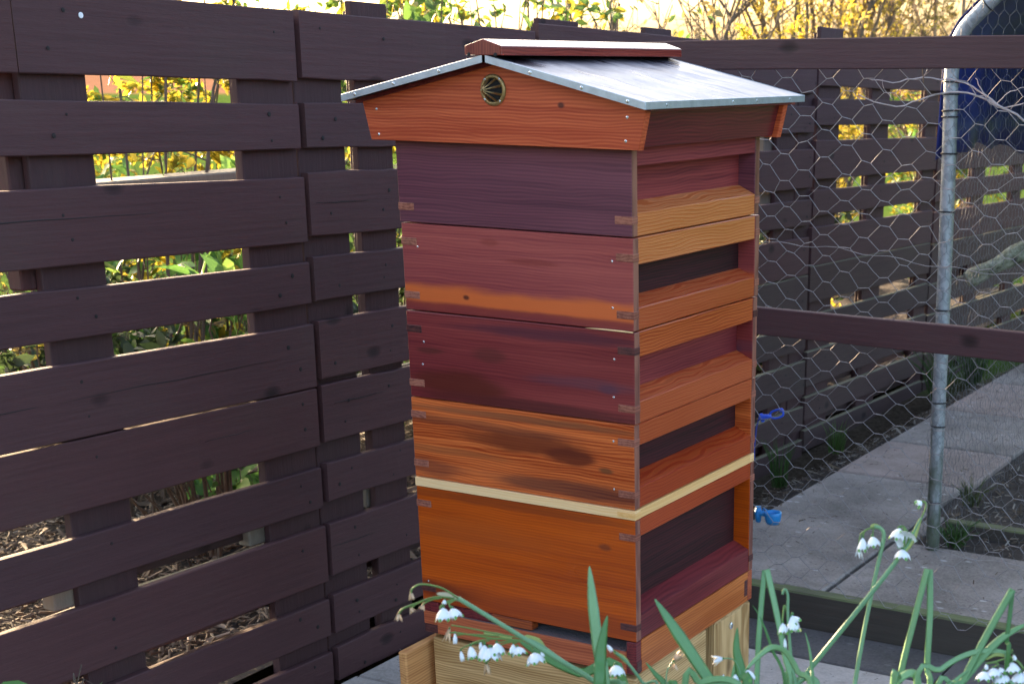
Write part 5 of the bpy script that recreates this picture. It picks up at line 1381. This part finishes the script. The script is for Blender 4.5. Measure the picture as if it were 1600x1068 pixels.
{"label":"snowflake with a long diagonal stem rising to a pale green spathe and bells","base":[0.601,-0.664],"leaves":[{"p":[[0.5891,-0.6737,0.7065],[0.5981,-0.6646,0.7175],[0.6082,-0.6574,0.7224],[0.6183,-0.6547,0.7164],[0.6199,-0.6606,0.7]],"w":0.008,"tip":0,"tone":0.6,"ground":0}],"scapes":[{"p":[[0.5855,-0.6867,0.6792],[0.6024,-0.6618,0.7189],[0.641,-0.6149,0.7855],[0.6731,-0.5755,0.8417],[0.6789,-0.5666,0.8561]],"r":0.0036,"ground":1,"kind":"stem"},{"p":[[0.675,-0.5714,0.8493],[0.685,-0.5596,0.8657],[0.6896,-0.55,0.8835],[0.6935,-0.5435,0.8945]],"r":0.0014,"ground":0,"kind":"stem"},{"p":[[0.6794,-0.5675,0.8534],[0.6872,-0.5576,0.8678],[0.69,-0.5506,0.8815],[0.6924,-0.5446,0.8931]],"r":0.0036,"ground":0,"kind":"spathe"},{"p":[[0.6931,-0.5443,0.8931],[0.6954,-0.538,0.9054],[0.6927,-0.5375,0.9101],[0.6903,-0.5393,0.9087]],"r":0.0012,"ground":0,"kind":"pedicel"},{"p":[[0.6813,-0.5648,0.8575],[0.6838,-0.5574,0.8725],[0.6767,-0.5566,0.8834],[0.6705,-0.5603,0.8819]],"r":0.0011,"ground":0,"kind":"pedicel"},{"p":[[0.6813,-0.5648,0.8575],[0.6799,-0.5594,0.8725],[0.6774,-0.5563,0.8834],[0.6771,-0.5603,0.8738]],"r":0.0011,"ground":0,"kind":"pedicel"}],"bells":[{"t":[0.6907,-0.5385,0.9101],"b":[0.6857,-0.5428,0.906],"kind":"half","r":0.0051,"a":None},{"t":[0.6731,-0.559,0.882],"b":[0.6717,-0.5656,0.8676],"kind":"open","r":0.0072,"a":None},{"t":[0.6799,-0.5594,0.8725],"b":[0.6807,-0.5623,0.8643],"kind":"face","r":0.0094,"a":None},{"t":[0.6796,-0.5649,0.8595],"b":[0.6811,-0.5691,0.8473],"kind":"open","r":0.008,"a":None}]},
{"label":"snowflake with an upright stem bent over at the top, three small white bells","base":[0.652,-0.617],"leaves":[],"scapes":[{"p":[[0.6528,-0.6315,0.6718],[0.6501,-0.6159,0.7131],[0.6497,-0.5893,0.7787],[0.6512,-0.5646,0.8373],[0.652,-0.5523,0.8663],[0.6471,-0.5511,0.8752],[0.6403,-0.5538,0.8772]],"r":0.0029,"ground":1,"kind":"stem"},{"p":[[0.647,-0.5509,0.8759],[0.6401,-0.5536,0.8779],[0.6365,-0.5561,0.8765]],"r":0.0029,"ground":0,"kind":"spathe"},{"p":[[0.6404,-0.554,0.8765],[0.6319,-0.5598,0.873],[0.6305,-0.5634,0.866]],"r":0.0012,"ground":0,"kind":"pedicel"},{"p":[[0.6404,-0.554,0.8765],[0.6399,-0.5563,0.8717],[0.6409,-0.558,0.8662]],"r":0.001,"ground":0,"kind":"pedicel"},{"p":[[0.6342,-0.5581,0.8744],[0.628,-0.5635,0.8688],[0.628,-0.568,0.8577]],"r":0.001,"ground":0,"kind":"pedicel"}],"bells":[{"t":[0.6306,-0.5636,0.8654],"b":[0.6328,-0.5692,0.8488],"kind":"half","r":0.0059,"a":None},{"t":[0.6282,-0.5685,0.8564],"b":[0.63,-0.5732,0.8426],"kind":"dryw","r":0.0044,"a":None},{"t":[0.6401,-0.5581,0.8668],"b":[0.6444,-0.5613,0.8538],"kind":"open","r":0.0073,"a":None}]},
{"label":"snowflake with a blade snapped into a narrow upside down V, no flowers","base":[0.706,-0.631],"leaves":[{"p":[[0.7095,-0.6434,0.6887],[0.7076,-0.6251,0.7359],[0.711,-0.5985,0.7966],[0.7146,-0.5768,0.8451]],"w":0.0079,"tip":0,"tone":0.5,"ground":1},{"p":[[0.7414,-0.6242,0.6958],[0.7325,-0.6095,0.7429],[0.7256,-0.591,0.7967],[0.7172,-0.5757,0.8445]],"w":0.0072,"tip":0,"tone":0.65,"ground":1},{"p":[[0.7285,-0.7067,0.7441],[0.7319,-0.6988,0.7589],[0.7398,-0.6919,0.766],[0.7476,-0.6892,0.7629],[0.7521,-0.6945,0.7444]],"w":0.0089,"tip":0,"tone":0.5,"ground":0}],"scapes":[],"bells":[]},
{"label":"snowflake at the right edge with crossing blades and a full cluster of bells","base":[0.79,-0.67],"leaves":[{"p":[[0.7839,-0.6873,0.7222],[0.7929,-0.6669,0.7608],[0.8081,-0.6394,0.8091],[0.8233,-0.6145,0.851]],"w":0.0082,"tip":0,"tone":0.55,"ground":1},{"p":[[0.8323,-0.6466,0.7613],[0.8268,-0.6337,0.7997],[0.8253,-0.624,0.8254],[0.8234,-0.6148,0.8504]],"w":0.0048,"tip":0,"tone":0.3,"ground":0},{"p":[[0.7779,-0.6904,0.7222],[0.7926,-0.6676,0.7596],[0.8189,-0.6378,0.7996],[0.8471,-0.6154,0.8192]],"w":0.0095,"tip":1,"tone":0.6,"ground":1},{"p":[[0.7497,-0.6958,0.7443],[0.7694,-0.6751,0.7702],[0.7911,-0.6579,0.7852],[0.8116,-0.6457,0.7893],[0.8284,-0.6381,0.7869]],"w":0.0061,"tip":0,"tone":0.6,"ground":0},{"p":[[0.7696,-0.6895,0.7349],[0.7838,-0.6729,0.7575],[0.7992,-0.6585,0.7737]],"w":0.0061,"tip":1,"tone":0.5,"ground":0}],"scapes":[{"p":[[0.8445,-0.6561,0.7229],[0.8335,-0.646,0.7613],[0.8284,-0.6381,0.7869]],"r":0.0024,"ground":1,"kind":"stem"},{"p":[[0.8289,-0.639,0.7843],[0.8184,-0.6439,0.7855],[0.8102,-0.6502,0.7803]],"r":0.002,"ground":0,"kind":"spathe"},{"p":[[0.8293,-0.6398,0.7818],[0.8167,-0.6479,0.7778],[0.8108,-0.6514,0.7764]],"r":0.001,"ground":0,"kind":"pedicel"},{"p":[[0.8287,-0.6385,0.7856],[0.8338,-0.6338,0.7908],[0.8333,-0.6356,0.7869]],"r":0.0009,"ground":0,"kind":"pedicel"},{"p":[[0.8301,-0.6383,0.7843],[0.8407,-0.635,0.7793],[0.8482,-0.6345,0.7711]],"r":0.0014,"ground":0,"kind":"pedicel"},{"p":[[0.8136,-0.6494,0.7778],[0.823,-0.6452,0.7766],[0.8188,-0.6489,0.7727]],"r":0.0009,"ground":0,"kind":"pedicel"}],"bells":[{"t":[0.8114,-0.6511,0.7764],"b":[0.8126,-0.6531,0.77],"kind":"bud","r":0.0041,"a":None},{"t":[0.8109,-0.6543,0.7694],"b":[0.8122,-0.6581,0.7585],"kind":"open","r":0.0082,"a":None},{"t":[0.8188,-0.6489,0.7727],"b":[0.8212,-0.6518,0.7624],"kind":"open","r":0.0075,"a":None},{"t":[0.8264,-0.6471,0.7676],"b":[0.8286,-0.6512,0.7548],"kind":"open","r":0.0068,"a":None},{"t":[0.8314,-0.645,0.7664],"b":[0.8338,-0.648,0.7562],"kind":"half","r":0.0055,"a":None},{"t":[0.8359,-0.6348,0.7857],"b":[0.8383,-0.6362,0.7793],"kind":"bud","r":0.0041,"a":None},{"t":[0.8354,-0.638,0.7786],"b":[0.8381,-0.6416,0.7665],"kind":"open","r":0.0075,"a":None},{"t":[0.8449,-0.637,0.7691],"b":[0.845,-0.6428,0.755],"kind":"open","r":0.0075,"a":None},{"t":[0.8506,-0.6333,0.7711],"b":[0.8544,-0.6374,0.7564],"kind":"open","r":0.0082,"a":None},{"t":[0.8248,-0.6458,0.7727],"b":[0.8284,-0.6466,0.7664],"kind":"half","r":0.0048,"a":None}]}]

GS = 'summer snowflakes in flower in front of the hive'
CAMP = Vector((1.2290, -2.1026, 1.3808))
STRAP = [(1, .10), (.5, -.10), (0, -.35), (-.5, -.10), (-1, .10), (-.5, .22), (0, .02), (.5, .22)]
def bell_mesh(kind, L, rad, seed):
    """nodding bell opening along -z from the ovary; L length, rad mouth radius"""
    r = random.Random(seed)
    mb = MB(); tips = []
    close = {'open': 1.0, 'half': .85, 'bud': .6, 'face': 1.1}[kind]
    nt_ = 6
    for k in range(nt_):
        th = 2 * math.pi * k / nt_ + r.uniform(-.08, .08); w = 2 * math.pi / nt_ * (.60 if k % 2 else .52)
        lift = 1.0 if k % 2 else .94
        rows = []
        for i in range(7):
            t = i / 6
            rr_ = rad * lift * close * (math.sin(min(1, t * 1.25) * math.pi / 2) ** .75) * (1 + (.10 * (t - .8) / .2 if t > .8 else 0))
            if kind == 'bud': rr_ *= (1 - .35 * t * t)
            half = w * (1 if t < .62 else max(.10, 1 - ((t - .62) / .38) ** 1.6 * .92))
            row = []
            for q in (-1, -.5, 0, .5, 1):
                a = th + half * q
                bul = 1 + .05 * (1 - q * q)
                row.append((rr_ * bul * math.cos(a), rr_ * bul * math.sin(a), -L * t + (.04 * L * abs(q) if t > .7 else 0)))
            rows.append(row)
        k0 = len(mb.v)
        for row in rows: mb.v.extend(row)
        for i in range(6):
            for q in range(4):
                a = k0 + i * 5 + q; mb.f.append((a, a + 1, a + 6, a + 5)); mb.sm.append(True)
        tips.append(Vector(rows[-1][2]) * .97)
    tm = MB()
    for t_ in tips:
        n = Vector((t_.x, t_.y, 0)).normalized() if (abs(t_.x) + abs(t_.y)) > 1e-6 else Vector((1, 0, 0))
        c = Vector(t_) + n * .0007 + Vector((0, 0, L * .09))
        sd_ = n.cross(Vector((0, 0, 1)))
        q = .0018
        k0 = len(tm.v)
        for a in range(6):
            th = a * math.pi / 3; tm.v.append(tuple(c + sd_ * q * math.cos(th) + Vector((0, 0, 1)) * q * 1.1 * math.sin(th)))
        tm.f.append(tuple(range(k0, k0 + 6))); tm.sm.append(False)
    return mb, tm

def dry_mesh(L, rad, seed, white=False):
    r = random.Random(seed); mb = MB()
    for k in range(5):
        th = 2 * math.pi * k / 5 + r.uniform(-.4, .4); fl_ = r.uniform(.3, 1.0)
        pts = [(0, 0, 0)]
        for i in range(1, 5):
            t = i / 4
            pts.append((rad * fl_ * t * math.cos(th + .5 * t), rad * fl_ * t * math.sin(th + .5 * t), -L * t * r.uniform(.85, 1.1)))
        mb.tube(pts, [rad * .22, rad * .34, rad * .30, rad * .2, rad * .04], 5, True, True, (Vector((math.cos(th), math.sin(th), .3)), .3, [(1, 0), (0, .5), (-1, 0), (0, -.5)]))
    return mb
seed = 100
for pl in PLANTS:
    bx, by = pl['base']
    # roots further from the camera than the picture's lower edge is fine: the clump stands in the bed
    root = thing('snowflake_plant', pl['label'], 'flower', (bx, by, .02), (0, 0, 0), GS)
    O = Vector((bx, by, .02))
    rr = random.Random(seed)
    for lf in pl['leaves']:
        p = [Vector(q) - O for q in lf['p']]
        if lf['ground']:
            e = Vector((rr.uniform(-.03, .03), rr.uniform(-.03, .03), 0))
            p = [e, e.lerp(p[0], .5) + Vector((0, 0, .04))] + p
        else:
            e = Vector((rr.uniform(-.03, .03), rr.uniform(-.03, .03), 0))
            p = [e, e.lerp(p[0], .55)] + p
        p = smooth(p, 5)
        n = len(p); w = lf['w'] / 2
        rad = []
        for i in range(n):
            t = i / (n - 1)
            a = w * (.55 + .45 * min(1, t * 3))
            if lf['tip']:
                d = sum((p[j + 1] - p[j]).length for j in range(i, n - 1))
                a *= min(1, (max(d, .0006) / .045)) ** .55
            rad.append(a)
        mid = p[n * 2 // 3] + O
        tw = (CAMP - mid).normalized()
        tw = (tw + Vector((rr.uniform(-.45, .45), rr.uniform(-.2, .2), rr.uniform(-.25, .25)))).normalized()
        mb = MB(); mb.tube(p, rad, 8, True, True, (tw, .22, STRAP))
        mb.build('leaf', M['strap_dark' if lf['tone'] < .42 else 'strap'], root)
    for sc_ in pl['scapes']:
        p = [Vector(q) - O for q in sc_['p']]
        if sc_['ground']:
            e = Vector((rr.uniform(-.02, .02), rr.uniform(-.02, .02), 0)); p = [e, e.lerp(p[0], .5) + Vector((0, 0, .03))] + p
        p = smooth(p, 5); n = len(p); k = sc_['kind']
        if k == 'spathe': rad = [sc_['r'] * (.35 + .65 * math.sin(math.pi * min(1, (i + .6) / n) ** .8)) for i in range(n)]; rad[-1] *= .2
        elif k == 'pedicel': rad = [max(sc_['r'], .0007)] * n
        else: rad = [sc_['r'] * (1 - .25 * i / (n - 1)) for i in range(n)]
        mb = MB()
        if k == 'spathe': mb.tube(p, rad, 8, True, True, ((CAMP - (p[0] + O)).normalized(), .45, STRAP))
        else: mb.tube(p, rad, 8 if k == 'stem' else 6)
        mat = {'stem': 'stem', 'pedicel': 'pedicel', 'spathe': 'spathe'}[k]
        if k == 'spathe' and seed == 100: mat = 'spathe_dry'
        mb.build({'stem': 'scape', 'pedicel': 'pedicel', 'spathe': 'spathe'}[k], M[mat], root)
    for bl in pl['bells']:
        seed += 1
        a, b_ = Vector(bl['t']), Vector(bl['b'])
        ax = (a - b_)
        L = ax.length
        if bl['kind'] == 'face': ax = Vector((-.35, .75, .35)); L *= .7
        q = ax.to_track_quat('Z', 'Y').to_euler()
        rad = bl['r'] * 1.12
        if bl['kind'].startswith('dry'):
            o = dry_mesh(L, rad * 1.3, seed).build('withered_flower', M['petal'] if bl['kind'] == 'dryw' else M['petal_dry'], root, a - O)
            o.rotation_euler = q
        else:
            pm, tm = bell_mesh(bl['kind'], L, rad, seed)
            o = pm.build('flower_bell', M['petal'], root, a - O); o.rotation_euler = q
            if bl['kind'] != 'bud': tm.build('petal_tips', M['petal_tip'], o)
        ov = MB(); ov.tube([(0, 0, L * .16), (0, 0, L * .08), (0, 0, -L * .02)], [rad * .12, rad * .26, rad * .22], 8)
        ov.build('ovary', M['ovary'], o)
    seed += 20

shrub('leafy_plant', 'green leaves poking in at the bottom left corner of the picture', 'plant', (-.455, -.93, .0), .13, .11, .64, 9, 90, .02, .046, 'leaf_fresh', seed=91, spread=.1, bare=.75, clump=7, stem_r=.004)
